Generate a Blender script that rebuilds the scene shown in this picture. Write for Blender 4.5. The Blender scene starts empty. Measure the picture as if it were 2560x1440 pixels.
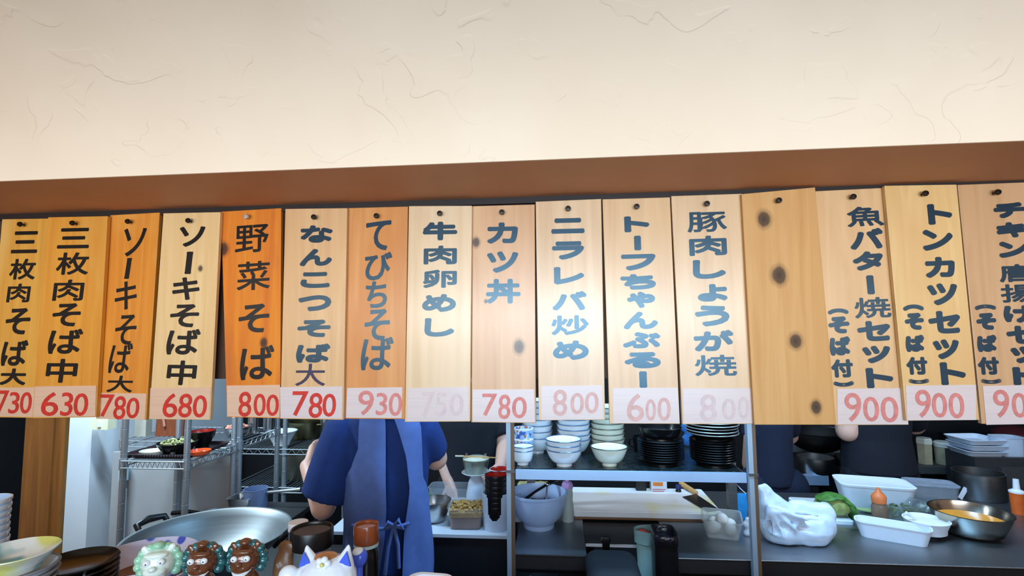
import bpy, bmesh, math, random
from mathutils import Vector, Matrix, Euler
random.seed(7)
SC = bpy.context.scene
COL = SC.collection
R = math.radians

# ------------------------------------------------------------------ camera
F = 1300.0
YAW, PITCH, ROLL = 5.2, 4.75, 0.57
EYE = Vector((0, 0, 1.62))
_y, _p, _r = R(YAW), R(PITCH), R(ROLL)
_fl = Vector((-math.sin(_y), math.cos(_y), 0))
FWD = (_fl * math.cos(_p) + Vector((0, 0, 1)) * math.sin(_p)).normalized()
_rt = Vector((math.cos(_y), math.sin(_y), 0))
_up = _rt.cross(FWD)
RGT = _rt * math.cos(_r) - _up * math.sin(_r)
UPV = _up * math.cos(_r) + _rt * math.sin(_r)
cam = bpy.data.cameras.new('camera')
cam.sensor_width = 36.0
cam.lens = F / 2560.0 * 36.0
cam.clip_start = 0.02
camo = bpy.data.objects.new('camera', cam)
COL.objects.link(camo)
M = Matrix((RGT, UPV, -FWD)).transposed().to_4x4()
M.translation = EYE
camo.matrix_world = M
SC.camera = camo

# ------------------------------------------------------------------ view, world, large lights
SC.view_settings.view_transform = 'Standard'
SC.view_settings.look = 'None'
SC.view_settings.exposure = 0.0
SC.view_settings.gamma = 1.0
SC.view_settings.use_curve_mapping = False
W = bpy.data.worlds.new('world')
SC.world = W
W.use_nodes = True
W.node_tree.nodes['Background'].inputs[0].default_value = (1.0, 0.70, 0.52, 1)
W.node_tree.nodes['Background'].inputs[1].default_value = 0.36


def area(name, loc, target, sx, sy, power, col, spread=180):
    l = bpy.data.lights.new(name, 'AREA')
    l.shape = 'RECTANGLE'
    l.size, l.size_y = sx, sy
    l.energy = power
    l.color = col
    l.spread = R(spread)
    o = bpy.data.objects.new(name, l)
    COL.objects.link(o)
    o.location = loc
    d = Vector(target) - Vector(loc)
    o.rotation_euler = d.to_track_quat('-Z', 'Y').to_euler()
    return o


# shop-front window behind the photographer: daylight
area('window_daylight', (0.25, -1.6, 1.52), (0.15, 1.25, 0.66), 2.1, 1.15, 24, (0.45, 0.74, 1.0), 110)
# added strip light behind the camera, grades the plaster and lifts the boards
area('added_wash_strip', (0.05, -0.50, 1.70), (0.05, 0.9, 1.72), 4.4, 0.16, 8.2, (1.0, 0.97, 0.94), 67)
# kitchen ceiling tubes (cool)
area('kitchen_tube_front', (0.45, 1.56, 2.28), (0.45, 1.75, 0), 1.5, 0.10, 40, (0.30, 0.62, 1.0))
area('kitchen_tube_left', (-2.0, 1.90, 2.28), (-2.1, 2.3, 0.6), 0.8, 0.10, 52, (0.60, 0.82, 1.0))
area('kitchen_tube_right', (1.75, 2.1, 2.28), (1.75, 2.2, 0), 1.0, 0.10, 10, (0.62, 0.80, 1.0))
area('kitchen_tube_rear', (0.55, 2.72, 2.30), (0.5, 2.4, 0), 1.1, 0.08, 9, (0.85, 0.93, 1.0))


# ------------------------------------------------------------------ pixel helpers (2560x1440 frame)
def ray(px, py):
    return FWD + RGT * ((px - 1280) / F) - UPV * ((py - 720) / F)


def P(px, py, Y):
    r = ray(px, py)
    return EYE + r * ((Y - EYE.y) / r.y)


def G(px, py, z):
    r = ray(px, py)
    return EYE + r * ((z - EYE.z) / r.z)


def MPP(p):
    """metres per pixel at a point"""
    return (Vector(p) - EYE).dot(FWD) / F


# ------------------------------------------------------------------ materials
def lin(c):
    return tuple((x / 255 / 12.92) if x / 255 <= 0.04045 else ((x / 255 + 0.055) / 1.055) ** 2.4 for x in c)


_mats = {}


def mat(name, rgb, rough=0.5, metal=0.0, spec=0.5, coat=0.0, trans=0.0, alpha=1.0, var=0.12, nscale=30.0, bump=0.0, ior=1.45, sub=0.0, stretch=None, emit=0.0):
    if name in _mats:
        return _mats[name]
    m = bpy.data.materials.new(name)
    m.use_nodes = True
    nt = m.node_tree
    b = nt.nodes['Principled BSDF']
    c = lin(rgb)
    tc = nt.nodes.new('ShaderNodeTexCoord')
    n = nt.nodes.new('ShaderNodeTexNoise')
    n.inputs['Scale'].default_value = nscale
    n.inputs['Detail'].default_value = 4
    if stretch:
        mp = nt.nodes.new('ShaderNodeMapping')
        mp.inputs['Scale'].default_value = stretch
        nt.links.new(tc.outputs['Object'], mp.inputs[0])
        nt.links.new(mp.outputs[0], n.inputs['Vector'])
    else:
        nt.links.new(tc.outputs['Object'], n.inputs['Vector'])
    cr = nt.nodes.new('ShaderNodeValToRGB')
    cr.color_ramp.elements[0].position = 0.3
    cr.color_ramp.elements[1].position = 0.7
    cr.color_ramp.elements[0].color = tuple(max(0, x * (1 - var)) for x in c) + (1,)
    cr.color_ramp.elements[1].color = tuple(min(1, x * (1 + var)) for x in c) + (1,)
    nt.links.new(n.outputs['Fac'], cr.inputs[0])
    nt.links.new(cr.outputs[0], b.inputs['Base Color'])
    b.inputs['Roughness'].default_value = rough
    b.inputs['Metallic'].default_value = metal
    b.inputs['Specular IOR Level'].default_value = spec
    b.inputs['Coat Weight'].default_value = coat
    b.inputs['Coat Roughness'].default_value = 0.15
    b.inputs['Transmission Weight'].default_value = trans
    b.inputs['Alpha'].default_value = alpha
    b.inputs['IOR'].default_value = ior
    if sub:
        b.inputs['Subsurface Weight'].default_value = sub
        b.inputs['Subsurface Radius'].default_value = (0.02, 0.01, 0.006)
        b.inputs['Subsurface Scale'].default_value = 0.3
    if bump:
        bp = nt.nodes.new('ShaderNodeBump')
        bp.inputs['Strength'].default_value = bump
        bp.inputs['Distance'].default_value = 0.004
        nt.links.new(n.outputs['Fac'], bp.inputs['Height'])
        nt.links.new(bp.outputs[0], b.inputs['Normal'])
    _mats[name] = m
    return m


def wood(name, light, dark, knots=(), blot=None, seed=0.0, gloss=0.35, coat=0.5):
    """lacquered softwood board: grain along local z, knots given as (x, z, radius)"""
    m = bpy.data.materials.new(name)
    m.use_nodes = True
    nt = m.node_tree
    N = nt.nodes.new
    L = nt.links.new
    b = nt.nodes['Principled BSDF']
    tc = N('ShaderNodeTexCoord')
    mp = N('ShaderNodeMapping')
    mp.inputs['Location'].default_value = (seed * 3.1, seed, seed * 1.7)
    mp.inputs['Scale'].default_value = (34, 34, 2.0)
    L(tc.outputs['Object'], mp.inputs[0])
    n1 = N('ShaderNodeTexNoise')
    n1.inputs['Scale'].default_value = 1.0
    n1.inputs['Detail'].default_value = 5
    n1.inputs['Distortion'].default_value = 1.2
    L(mp.outputs[0], n1.inputs['Vector'])
    cr = N('ShaderNodeValToRGB')
    cr.color_ramp.elements[0].position = 0.28
    cr.color_ramp.elements[1].position = 0.66
    cr.color_ramp.elements[0].color = lin(dark) + (1,)
    cr.color_ramp.elements[1].color = lin(light) + (1,)
    L(n1.outputs['Fac'], cr.inputs[0])
    out = cr.outputs[0]
    # broad blotches of the varnish
    mp2 = N('ShaderNodeMapping')
    mp2.inputs['Location'].default_value = (seed * 1.3 + 5, seed, seed * 2.2)
    mp2.inputs['Scale'].default_value = (9, 9, 3.2)
    L(tc.outputs['Object'], mp2.inputs[0])
    n2 = N('ShaderNodeTexNoise')
    n2.inputs['Scale'].default_value = 1.0
    n2.inputs['Detail'].default_value = 3
    L(mp2.outputs[0], n2.inputs['Vector'])
    mr = N('ShaderNodeMapRange')
    mr.inputs['From Min'].default_value = 0.50
    mr.inputs['From Max'].default_value = 0.72
    L(n2.outputs['Fac'], mr.inputs['Value'])
    mx = N('ShaderNodeMixRGB')
    mx.inputs['Color2'].default_value = lin(blot or dark) + (1,)
    L(mr.outputs[0], mx.inputs['Fac'])
    L(out, mx.inputs['Color1'])
    out = mx.outputs[0]
    for (kx, kz, kr) in knots:
        sb = N('ShaderNodeVectorMath')
        sb.operation = 'SUBTRACT'
        sb.inputs[1].default_value = (kx, 0, kz)
        L(tc.outputs['Object'], sb.inputs[0])
        ml = N('ShaderNodeVectorMath')
        ml.operation = 'MULTIPLY'
        ml.inputs[1].default_value = (1 / kr, 0, 0.78 / kr)
        L(sb.outputs[0], ml.inputs[0])
        ln = N('ShaderNodeVectorMath')
        ln.operation = 'LENGTH'
        L(ml.outputs[0], ln.inputs[0])
        ad = N('ShaderNodeMath')
        ad.operation = 'ADD'
        L(ln.outputs['Value'], ad.inputs[0])
        nn = N('ShaderNodeMath')
        nn.operation = 'MULTIPLY'
        nn.inputs[1].default_value = 0.5
        L(n1.outputs['Fac'], nn.inputs[0])
        L(nn.outputs[0], ad.inputs[1])
        kc = N('ShaderNodeValToRGB')
        els = kc.color_ramp.elements
        els[0].position = 0.0
        els[0].color = (1, 1, 1, 1)
        els[1].position = 0.50
        els[1].color = (0, 0, 0, 1)
        e = els.new(0.30)
        e.color = (0.85, 0.85, 0.85, 1)
        e = els.new(0.36)
        e.color = (0.38, 0.38, 0.38, 1)
        sc_ = N('ShaderNodeMath')
        sc_.operation = 'MULTIPLY'
        sc_.inputs[1].default_value = 0.34
        L(ad.outputs[0], sc_.inputs[0])
        L(sc_.outputs[0], kc.inputs[0])
        km = N('ShaderNodeMixRGB')
        km.inputs['Color2'].default_value = lin((46, 27, 20)) + (1,)
        L(kc.outputs[0], km.inputs['Fac'])
        L(out, km.inputs['Color1'])
        out = km.outputs[0]
    L(out, b.inputs['Base Color'])
    b.inputs['Roughness'].default_value = gloss
    b.inputs['Coat Weight'].default_value = coat
    b.inputs['Coat Roughness'].default_value = 0.22
    bp = N('ShaderNodeBump')
    bp.inputs['Strength'].default_value = 0.12
    bp.inputs['Distance'].default_value = 0.002
    L(n1.outputs['Fac'], bp.inputs['Height'])
    L(bp.outputs[0], b.inputs['Normal'])
    return m


def steel(name, v=150, rough=0.3, tint=(1, 1, 1)):
    return mat(name, tuple(min(255, v * t) for t in tint), rough, 1.0, var=0.08, nscale=6, stretch=(1, 1, 25))


STEEL = steel('brushed_stainless', 190, 0.28)
STEEL_D = steel('dull_stainless', 120, 0.42)
CHROME = mat('chrome_wire', (170, 176, 180), 0.40, 0.6, var=0.05)
SATIN = steel('satin_stainless_top', 165, 0.40, (0.92, 0.96, 1.0))
CABINET = mat('grey_cabinet_panel', (36, 42, 50), 0.45, 0.5, var=0.1, nscale=5)
WHITE_CER = mat('white_porcelain', (226, 232, 236), 0.18, coat=0.4, var=0.02)
CREAM_CER = mat('cream_porcelain', (226, 232, 214), 0.2, coat=0.4, var=0.02)
BLUE_LINE = mat('blue_grey_rim_glaze', (70, 92, 120), 0.2, coat=0.3, var=0.05)
DARK_LINE = mat('brown_rim_glaze', (72, 66, 50), 0.25, var=0.05)
BLACK_CER = mat('black_glaze', (13, 13, 14), 0.28, coat=0.1, var=0.1, spec=0.3)
SILVER_RIM = mat('worn_pale_rim', (150, 152, 150), 0.35, 0.3, var=0.2)
BLACK_PL = mat('black_plastic', (16, 17, 19), 0.35, var=0.1)
BLACK_LAC = mat('black_lacquer', (18, 14, 14), 0.25, var=0.1)
RED_LAC = mat('red_lacquer', (150, 26, 18), 0.25, coat=0.3, var=0.08)
WHITE_PL = mat('white_plastic', (226, 231, 240), 0.38, var=0.02)
CLEAR_PL = mat('cloudy_clear_plastic', (205, 215, 225), 0.18, trans=0.2, alpha=0.20, var=0.05, ior=1.2)
FROST_PL = mat('frosted_plastic', (206, 218, 236), 0.4, trans=0.1, alpha=0.82, var=0.05, ior=1.2)
GLASS = mat('clear_glass', (225, 235, 235), 0.05, trans=0.9, alpha=0.6, var=0.02, ior=1.25)
SKIN = mat('skin', (214, 168, 148), 0.5, var=0.04, nscale=12, sub=0.1)
NAVY = mat('navy_cotton', (17, 45, 104), 0.9, var=0.1, nscale=60, bump=0.1)
APRON = mat('slate_blue_apron_cloth', (80, 102, 160), 0.9, var=0.07, nscale=40, bump=0.1)
BLACK_CLOTH = mat('black_cotton', (20, 24, 33), 0.9, var=0.12, nscale=60, bump=0.1)
NAVY_DARK = mat('dark_navy_cotton', (18, 26, 48), 0.9, var=0.12, nscale=60, bump=0.1)
HAIR = mat('black_hair', (18, 16, 16), 0.5, var=0.2, nscale=80)
WOODH = mat('pale_wood', (196, 150, 92), 0.5, var=0.15, nscale=12, stretch=(3, 3, 30))
GREEN = mat('leaf_green', (70, 120, 50), 0.5, var=0.4, nscale=40, bump=0.5)
CABBAGE = mat('pale_cabbage', (150, 165, 95), 0.5, var=0.3, nscale=60, bump=0.5)


# ------------------------------------------------------------------ mesh builder
class MB:
    def __init__(s):
        s.v = []
        s.f = []
        s.mi = []
        s.m = 0

    def add(s, vs, fs, mtx=None):
        k = len(s.v)
        for v in vs:
            v = Vector(v)
            s.v.append(mtx @ v if mtx else v)
        for f in fs:
            s.f.append([i + k for i in f])
            s.mi.append(s.m)
        return s

    def box(s, a, b, mtx=None):
        x0, y0, z0 = a
        x1, y1, z1 = b
        vs = [(x0, y0, z0), (x1, y0, z0), (x1, y1, z0), (x0, y1, z0), (x0, y0, z1), (x1, y0, z1), (x1, y1, z1), (x0, y1, z1)]
        return s.add(vs, [(3, 2, 1, 0), (4, 5, 6, 7), (0, 1, 5, 4), (1, 2, 6, 5), (2, 3, 7, 6), (3, 0, 4, 7)], mtx)

    def hexa(s, c8):
        return s.add(c8, [(3, 2, 1, 0), (4, 5, 6, 7), (0, 1, 5, 4), (1, 2, 6, 5), (2, 3, 7, 6), (3, 0, 4, 7)])

    def rings(s, rs, closed=False, cap=True, mtx=None, mats=None):
        n = len(rs[0])
        vs = [p for r in rs for p in r]
        k = len(s.v)
        for v in vs:
            v = Vector(v)
            s.v.append(mtx @ v if mtx else v)
        m = len(rs)
        for i in range(m if closed else m - 1):
            j = (i + 1) % m
            for q in range(n):
                w = (q + 1) % n
                s.f.append([k + i * n + q, k + i * n + w, k + j * n + w, k + j * n + q])
                s.mi.append(mats[i] if mats else s.m)
        if cap and not closed:
            s.f.append([k + q for q in range(n)][::-1])
            s.mi.append(mats[0] if mats else s.m)
            s.f.append([k + (m - 1) * n + q for q in range(n)])
            s.mi.append(mats[-1] if mats else s.m)
        return s

    def lathe(s, prof, seg=40, mtx=None, mats=None, sx=1, sy=1):
        rs = [[(max(r, 1e-5) * math.cos(2 * math.pi * k / seg) * sx, max(r, 1e-5) * math.sin(2 * math.pi * k / seg) * sy, z) for k in range(seg)] for r, z in prof]
        tip0, tip1 = prof[0][0] < 1e-4, prof[-1][0] < 1e-4
        if not tip0 and not tip1:
            return s.rings(rs, True, False, mtx, mats)
        return s.rings(rs, False, tip0 and tip1, mtx, mats)

    def tube(s, pts, r, seg=10, mtx=None):
        pts = [Vector(p) for p in pts]
        rr = r if isinstance(r, (list, tuple)) else [r] * len(pts)
        rs = []
        ref = Vector((0.13, 0.21, 0.97))
        for i, p in enumerate(pts):
            t = (pts[min(i + 1, len(pts) - 1)] - pts[max(i - 1, 0)]).normalized()
            if abs(t.dot(ref)) > 0.95:
                ref = Vector((0.97, 0.1, 0.05))
            a = ref.cross(t).normalized()
            b = t.cross(a)
            rs.append([p + (a * math.cos(2 * math.pi * k / seg) + b * math.sin(2 * math.pi * k / seg)) * rr[i] for k in range(seg)])
        return s.rings(rs, False, True, mtx)

    def capsule(s, p0, p1, r0, r1, seg=14, mtx=None):
        p0, p1 = Vector(p0), Vector(p1)
        d = (p1 - p0)
        if d.length < 1e-6:
            d = Vector((0, 0, 1e-4))
        u = d.normalized()
        pts, rr = [], []
        for k in range(5):
            a = math.pi / 2 * (1 - k / 5)
            pts.append(p0 - u * r0 * math.sin(a))
            rr.append(max(r0 * math.cos(a), r0 * 0.05))
        pts += [p0, p1]
        rr += [r0, r1]
        for k in range(1, 6):
            a = math.pi / 2 * k / 5
            pts.append(p1 + u * r1 * math.sin(a))
            rr.append(max(r1 * math.cos(a), r1 * 0.05))
        return s.tube(pts, rr, seg, mtx)

    def ell(s, c, rad, rot=(0, 0, 0), seg=18, mtx=None):
        mm = Matrix.Translation(Vector(c)) @ Euler(rot).to_matrix().to_4x4() @ Matrix.Diagonal((rad[0], rad[1], rad[2], 1))
        prof = [(math.sin(math.pi * k / 12), -math.cos(math.pi * k / 12)) for k in range(13)]
        return s.lathe(prof, seg, (mtx @ mm) if mtx else mm)

    def rrect(s, levels, n=6, mtx=None, mats=None):
        """levels: (hx, hy, corner, z) stacked rounded rectangles"""
        rs = []
        for hx, hy, c, z in levels:
            c = min(c, hx * 0.999, hy * 0.999)
            ring = []
            for (cx, cy, a0) in ((hx - c, hy - c, 0), (-hx + c, hy - c, 90), (-hx + c, -hy + c, 180), (hx - c, -hy + c, 270)):
                for k in range(n + 1):
                    a = R(a0 + 90 * k / n)
                    ring.append((cx + c * math.cos(a), cy + c * math.sin(a), z))
            rs.append(ring)
        return s.rings(rs, False, True, mtx, mats)

    def mesh(s, name, mats, smooth=40):
        me = bpy.data.meshes.new(name)
        me.from_pydata([tuple(v) for v in s.v], [], s.f)
        for mt in (mats if isinstance(mats, (list, tuple)) else [mats]):
            me.materials.append(mt)
        me.polygons.foreach_set('material_index', s.mi)
        bm = bmesh.new()
        bm.from_mesh(me)
        bmesh.ops.recalc_face_normals(bm, faces=bm.faces)
        bm.to_mesh(me)
        bm.free()
        if smooth:
            me.polygons.foreach_set('use_smooth', [True] * len(me.polygons))
            me.set_sharp_from_angle(angle=R(smooth))
        me.update()
        return me


def obj(name, mb, mats, parent=None, label=None, smooth=40, loc=None):
    me = mb if isinstance(mb, bpy.types.Mesh) else mb.mesh(name, mats, smooth)
    o = bpy.data.objects.new(name, me)
    COL.objects.link(o)
    if parent:
        o.parent = parent
    if label:
        o['label'] = label
    if loc is not None:
        o.location = loc
    return o


def tag(o, label, cat, group=None):
    o['label'] = label
    o['category'] = cat
    if group:
        o['group'] = group
    return o


def thing(name, label, cat, loc=(0, 0, 0), rz=0.0, group=None):
    o = bpy.data.objects.new(name, None)
    o.empty_display_size = 0.05
    COL.objects.link(o)
    o.location = loc
    o.rotation_euler = (0, 0, rz)
    return tag(o, label, cat, group)


def solo(name, mb, mats, label, cat, loc=None, rz=0.0, group=None, smooth=40):
    o = obj(name, mb, mats, None, None, smooth, loc)
    o.rotation_euler = (0, 0, rz)
    return tag(o, label, cat, group)


def struct(name, mb, m, smooth=0):
    o = obj(name, mb, m, None, None, smooth)
    o['kind'] = 'structure'
    return o


def dup(root, loc, label, rz=None, group=None, scale=None):
    r = root.copy()
    COL.objects.link(r)
    r.location = loc
    if rz is not None:
        r.rotation_euler = (0, 0, rz)
    if scale:
        r.scale = scale
    r['label'] = label
    if group:
        r['group'] = group
    for ch in list(root.children):
        c = ch.copy()
        COL.objects.link(c)
        c.parent = r
        for g in list(ch.children):
            d = g.copy()
            COL.objects.link(d)
            d.parent = c
    return r


def blob(name, mb, mats, voxel=0.008, smooth=6, parent=None, label=None, loc=None, crumple=0.0, cscale=14.0):
    """one continuous skin grown over overlapping primitives"""
    me = mb.mesh(name, mats, 0)
    o = bpy.data.objects.new('tmp', me)
    COL.objects.link(o)
    md = o.modifiers.new('r', 'REMESH')
    md.mode = 'VOXEL'
    md.voxel_size = voxel
    if smooth:
        sm = o.modifiers.new('s', 'SMOOTH')
        sm.factor = 0.5
        sm.iterations = smooth
    bpy.context.view_layer.update()
    dg = bpy.context.evaluated_depsgraph_get()
    me2 = bpy.data.meshes.new_from_object(o.evaluated_get(dg))
    me2.name = name
    if crumple:
        from mathutils import noise as nz
        nrm = [v.normal.copy() for v in me2.vertices]
        for v, n_ in zip(me2.vertices, nrm):
            q = v.co * cscale
            r_ = abs(nz.noise(q)) + .5 * abs(nz.noise(q * 2.3 + Vector((3, 1, 7)))) - .32
            v.co += n_ * (-crumple * r_ * 2.2)
    bpy.data.objects.remove(o)
    bpy.data.meshes.remove(me)
    me2.polygons.foreach_set('use_smooth', [True] * len(me2.polygons))
    if not me2.materials:
        me2.materials.append(mats)
    return obj(name, me2, None, parent, label, loc=loc)


ORD = ['topmost', 'second', 'third', 'fourth', 'fifth', 'sixth', 'seventh', 'eighth', 'ninth', 'tenth', 'eleventh', 'twelfth', 'thirteenth', 'fourteenth']


def nth(k):
    return 'topmost' if k == 0 else ORD[k] + ' from the top'


# ================================================================== room shell
YP, YB = 0.977, 1.25          # plaster front, boards
ZS = P(1280, 402, YP).z       # soffit height
FLOORX = (-3.6, 3.6)


def plaster_mat():
    m = bpy.data.materials.new('trowelled_cream_plaster')
    m.use_nodes = True
    nt = m.node_tree
    N = nt.nodes.new
    L = nt.links.new
    b = nt.nodes['Principled BSDF']
    tc = N('ShaderNodeTexCoord')
    n = N('ShaderNodeTexNoise')
    n.inputs['Scale'].default_value = 3.0
    n.inputs['Detail'].default_value = 5
    L(tc.outputs['Object'], n.inputs['Vector'])
    cr = N('ShaderNodeValToRGB')
    cr.color_ramp.elements[0].position = 0.3
    cr.color_ramp.elements[1].position = 0.7
    cr.color_ramp.elements[0].color = lin((240, 222, 198)) + (1,)
    cr.color_ramp.elements[1].color = lin((248, 233, 211)) + (1,)
    L(n.outputs['Fac'], cr.inputs[0])
    L(cr.outputs[0], b.inputs['Base Color'])
    b.inputs['Roughness'].default_value = 0.85
    # trowel arcs: thresholded, warped noise gives broken ridge lines
    mp = N('ShaderNodeMapping')
    mp.inputs['Scale'].default_value = (8.5, 1, 12.5)
    L(tc.outputs['Object'], mp.inputs[0])
    n2 = N('ShaderNodeTexNoise')
    n2.inputs['Scale'].default_value = 1.0
    n2.inputs['Detail'].default_value = 2.5
    n2.inputs['Distortion'].default_value = 0.8
    L(mp.outputs[0], n2.inputs['Vector'])
    st = N('ShaderNodeValToRGB')
    st.color_ramp.interpolation = 'LINEAR'
    e = st.color_ramp.elements
    e[0].position, e[0].color = 0.555, (0, 0, 0, 1)
    e[1].position, e[1].color = 0.575, (1, 1, 1, 1)
    L(n2.outputs['Fac'], st.inputs[0])
    n3 = N('ShaderNodeTexNoise')
    n3.inputs['Scale'].default_value = 7.0
    n3.inputs['Detail'].default_value = 2
    L(tc.outputs['Object'], n3.inputs['Vector'])
    mr = N('ShaderNodeMapRange')
    mr.inputs['From Min'].default_value = 0.43
    mr.inputs['From Max'].default_value = 0.60
    L(n3.outputs['Fac'], mr.inputs['Value'])
    mu = N('ShaderNodeMath')
    mu.operation = 'MULTIPLY'
    L(st.outputs[0], mu.inputs[0])
    L(mr.outputs[0], mu.inputs[1])
    n4 = N('ShaderNodeTexNoise')
    n4.inputs['Scale'].default_value = 160.0
    L(tc.outputs['Object'], n4.inputs['Vector'])
    ma = N('ShaderNodeMath')
    ma.operation = 'MULTIPLY_ADD'
    ma.inputs[1].default_value = 0.02
    L(n4.outputs['Fac'], ma.inputs[0])
    L(mu.outputs[0], ma.inputs[2])
    bp = N('ShaderNodeBump')
    bp.inputs['Strength'].default_value = 0.48
    bp.inputs['Distance'].default_value = 0.003
    L(ma.outputs[0], bp.inputs['Height'])
    L(bp.outputs[0], b.inputs['Normal'])
    return m


# plaster fascia: vertical at its foot, with a cove added to darken it towards the top
prof = [(YP, ZS), (YP - 0.004, ZS + 0.06), (YP - 0.018, ZS + 0.12), (YP - 0.05, ZS + 0.19), (YP - 0.10, ZS + 0.26), (YP - 0.17, ZS + 0.33), (YP - 0.26, ZS + 0.395), (YP - 0.40, ZS + 0.46), (YP - 0.62, ZS + 0.51), (YP - 1.0, ZS + 0.53),
        (YP - 1.0, ZS + 0.60), (YP + 0.40, ZS + 0.60), (YP + 0.40, ZS + 0.012), (YP + 0.004, ZS + 0.012), (YP + 0.004, ZS)]
mb = MB()
mb.rings([[(x, y, z) for y, z in prof] for x in (-3.4, 3.4)], False, True)
struct('wall_front', mb, plaster_mat(), 30)
mb = MB().box((-3.4, YP + 0.0045, ZS), (3.4, 1.262, ZS + 0.0115))
struct('trim_1', mb, mat('brown_painted_soffit', (186, 132, 96), 0.6, var=0.06, nscale=4))
# dark lintel panel the boards hang on, and the black strip above them
ZL = P(1280, 945, 1.27).z
struct('trim_2', MB().box((-3.4, 1.262, ZL), (3.4, 1.30, ZS + 0.012)), mat('dark_brown_lintel', (70, 46, 30), 0.6, var=0.2, nscale=10))
struct('trim_3', MB().box((-3.4, 1.249, ZS - 0.016), (3.4, 1.262, ZS)), mat('black_brown_strip', (36, 28, 28), 0.6, var=0.1))
struct('floor', MB().box((-4, -1.0, -0.05), (4, 4.0, 0.0)), mat('dark_kitchen_floor', (48, 46, 44), 0.5, var=0.2, nscale=4))
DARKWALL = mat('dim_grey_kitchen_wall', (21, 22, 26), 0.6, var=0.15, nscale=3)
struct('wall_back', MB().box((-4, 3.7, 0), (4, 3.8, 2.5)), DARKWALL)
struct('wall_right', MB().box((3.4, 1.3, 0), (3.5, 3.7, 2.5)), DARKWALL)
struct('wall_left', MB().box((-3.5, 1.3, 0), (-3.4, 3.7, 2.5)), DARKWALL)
struct('ceiling', MB().box((-3.6, 1.32, 2.42), (3.6, 3.8, 2.5)), mat('kitchen_ceiling', (120, 120, 118), 0.8, var=0.1))
# wooden pillar and the white partition at the left
pl, pr = P(64, 1055, 1.55), P(160, 1055, 1.55)
mb = MB()
mb.box((pl.x, 1.55, 0), (pl.x + (pr.x - pl.x) * 0.74, 1.57, 2.4))
mb.box((pl.x + (pr.x - pl.x) * 0.74, 1.556, 0), (pr.x, 1.57, 2.4))
struct('pillar', mb, wood('brown_varnished_timber', (176, 118, 52), (132, 82, 34), seed=3.3, gloss=0.4))
wl, wr = P(130, 1200, 2.36), P(581, 1200, 2.50)
wc = P(272, 1100, 2.50)
struct('wall_partition', MB().box((wl.x, 2.40, 0), (wc.x, 3.5, 2.42)), mat('white_wall_panel', (222, 229, 236), 0.5, var=0.04, nscale=4))

# ================================================================== menu boards
_gl = {}


def glyph(ch):
    if ch not in _gl:
        cu = bpy.data.curves.new('g', 'FONT')
        cu.body = ch
        cu.resolution_u = 4
        o = bpy.data.objects.new('g', cu)
        COL.objects.link(o)
        bpy.context.view_layer.update()
        dg = bpy.context.evaluated_depsgraph_get()
        me = bpy.data.meshes.new_from_object(o.evaluated_get(dg))
        vs = [tuple(v.co) for v in me.vertices]
        fs = [tuple(p.vertices) for p in me.polygons]
        bpy.data.objects.remove(o)
        bpy.data.curves.remove(cu)
        bpy.data.meshes.remove(me)
        x0, x1 = min(v[0] for v in vs), max(v[0] for v in vs)
        y0, y1 = min(v[1] for v in vs), max(v[1] for v in vs)
        _gl[ch] = ([((v[0] - x0) / (x1 - x0) - 0.5, (v[1] - y0) / (y1 - y0) - 0.5) for v in vs], fs)
    return _gl[ch]


DENSE = {'焼': .35, '豚': .4, '野': .45, '菜': .5, '魚': .45, '炒': .6, '唐': .5, '揚': .4, '枚': .7, '肉': .65, '卵': .6, '丼': .9, '付': .7}


def write(mb, items, Yp, org, ax, up, fat, shear=0.0):
    """items: (char, x0, y0, x1, y1, rotate?) boxes in frame pixels, laid on the board plane y = Yp.
    fat thickens the brush stroke (metres) by laying the glyph around a small circle"""
    for it in items:
        ch, x0, y0, x1, y1 = it[:5]
        rot = len(it) > 5
        vs, fs = glyph(ch)
        d = fat * DENSE.get(ch, 1.0)
        c = P((x0 + x1) / 2, (y0 + y1) / 2, Yp)
        w = max((P(x1, (y0 + y1) / 2, Yp) - P(x0, (y0 + y1) / 2, Yp)).length - 2 * d, 0.002)
        h = max((P((x0 + x1) / 2, y1, Yp) - P((x0 + x1) / 2, y0, Yp)).length - 2 * d, 0.002)
        base = []
        for (a, b) in vs:
            if rot:
                a, b = b, -a
            base.append(c + ax * (a * w + shear * b * h) + up * (b * h) - org)
        steps = 10 if d > 1e-5 else 0
        for k in range(steps + 1):
            if k == steps:
                sh = Vector((0, 0, 0))
            else:
                t = 2 * math.pi * k / steps
                sh = ax * (d * math.cos(t)) + up * (d * math.sin(t))
            sh = sh + Vector((0, -1e-5 * k, 0))
            mb.add([p + sh for p in base], fs)


BL = 'menu boards hung along the lintel'
INK = mat('glossy_black_brush_paint', (16, 16, 18), 0.32, coat=0.0, var=0.15, spec=0.5)
INK_BLUE = mat('glossy_blue_black_paint', (30, 48, 66), 0.29, coat=0.0, var=0.15, spec=1.0)
INK_BLUE.node_tree.nodes['Principled BSDF'].inputs['Specular Tint'].default_value = (0.50, 0.80, 1.0, 1)  # blue sheen tint stands in for bluish window glare on the lettering
INK_PURPLE = mat('violet_marker_ink', (62, 52, 80), 0.5, var=0.1)
RED_INK = mat('red_marker_ink', (205, 48, 36), 0.5, var=0.2, nscale=60)
RED_GLARE = mat('red_ink_paled_by_glare', (214, 130, 124), 0.5, var=0.15, nscale=60)  # pinker red: glare on the tape painted into the ink colour
RED_GLARE_PALE = mat('red_ink_washed_by_glare', (216, 176, 172), 0.5, var=0.1, nscale=60)  # same ink, with stronger glare painted into its colour
RED_GLARE_FAINT = mat('red_ink_nearly_lost_to_glare', (214, 196, 198), 0.5, var=0.06, nscale=60)  # digits almost white: heaviest glare, put into the ink colour
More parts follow.
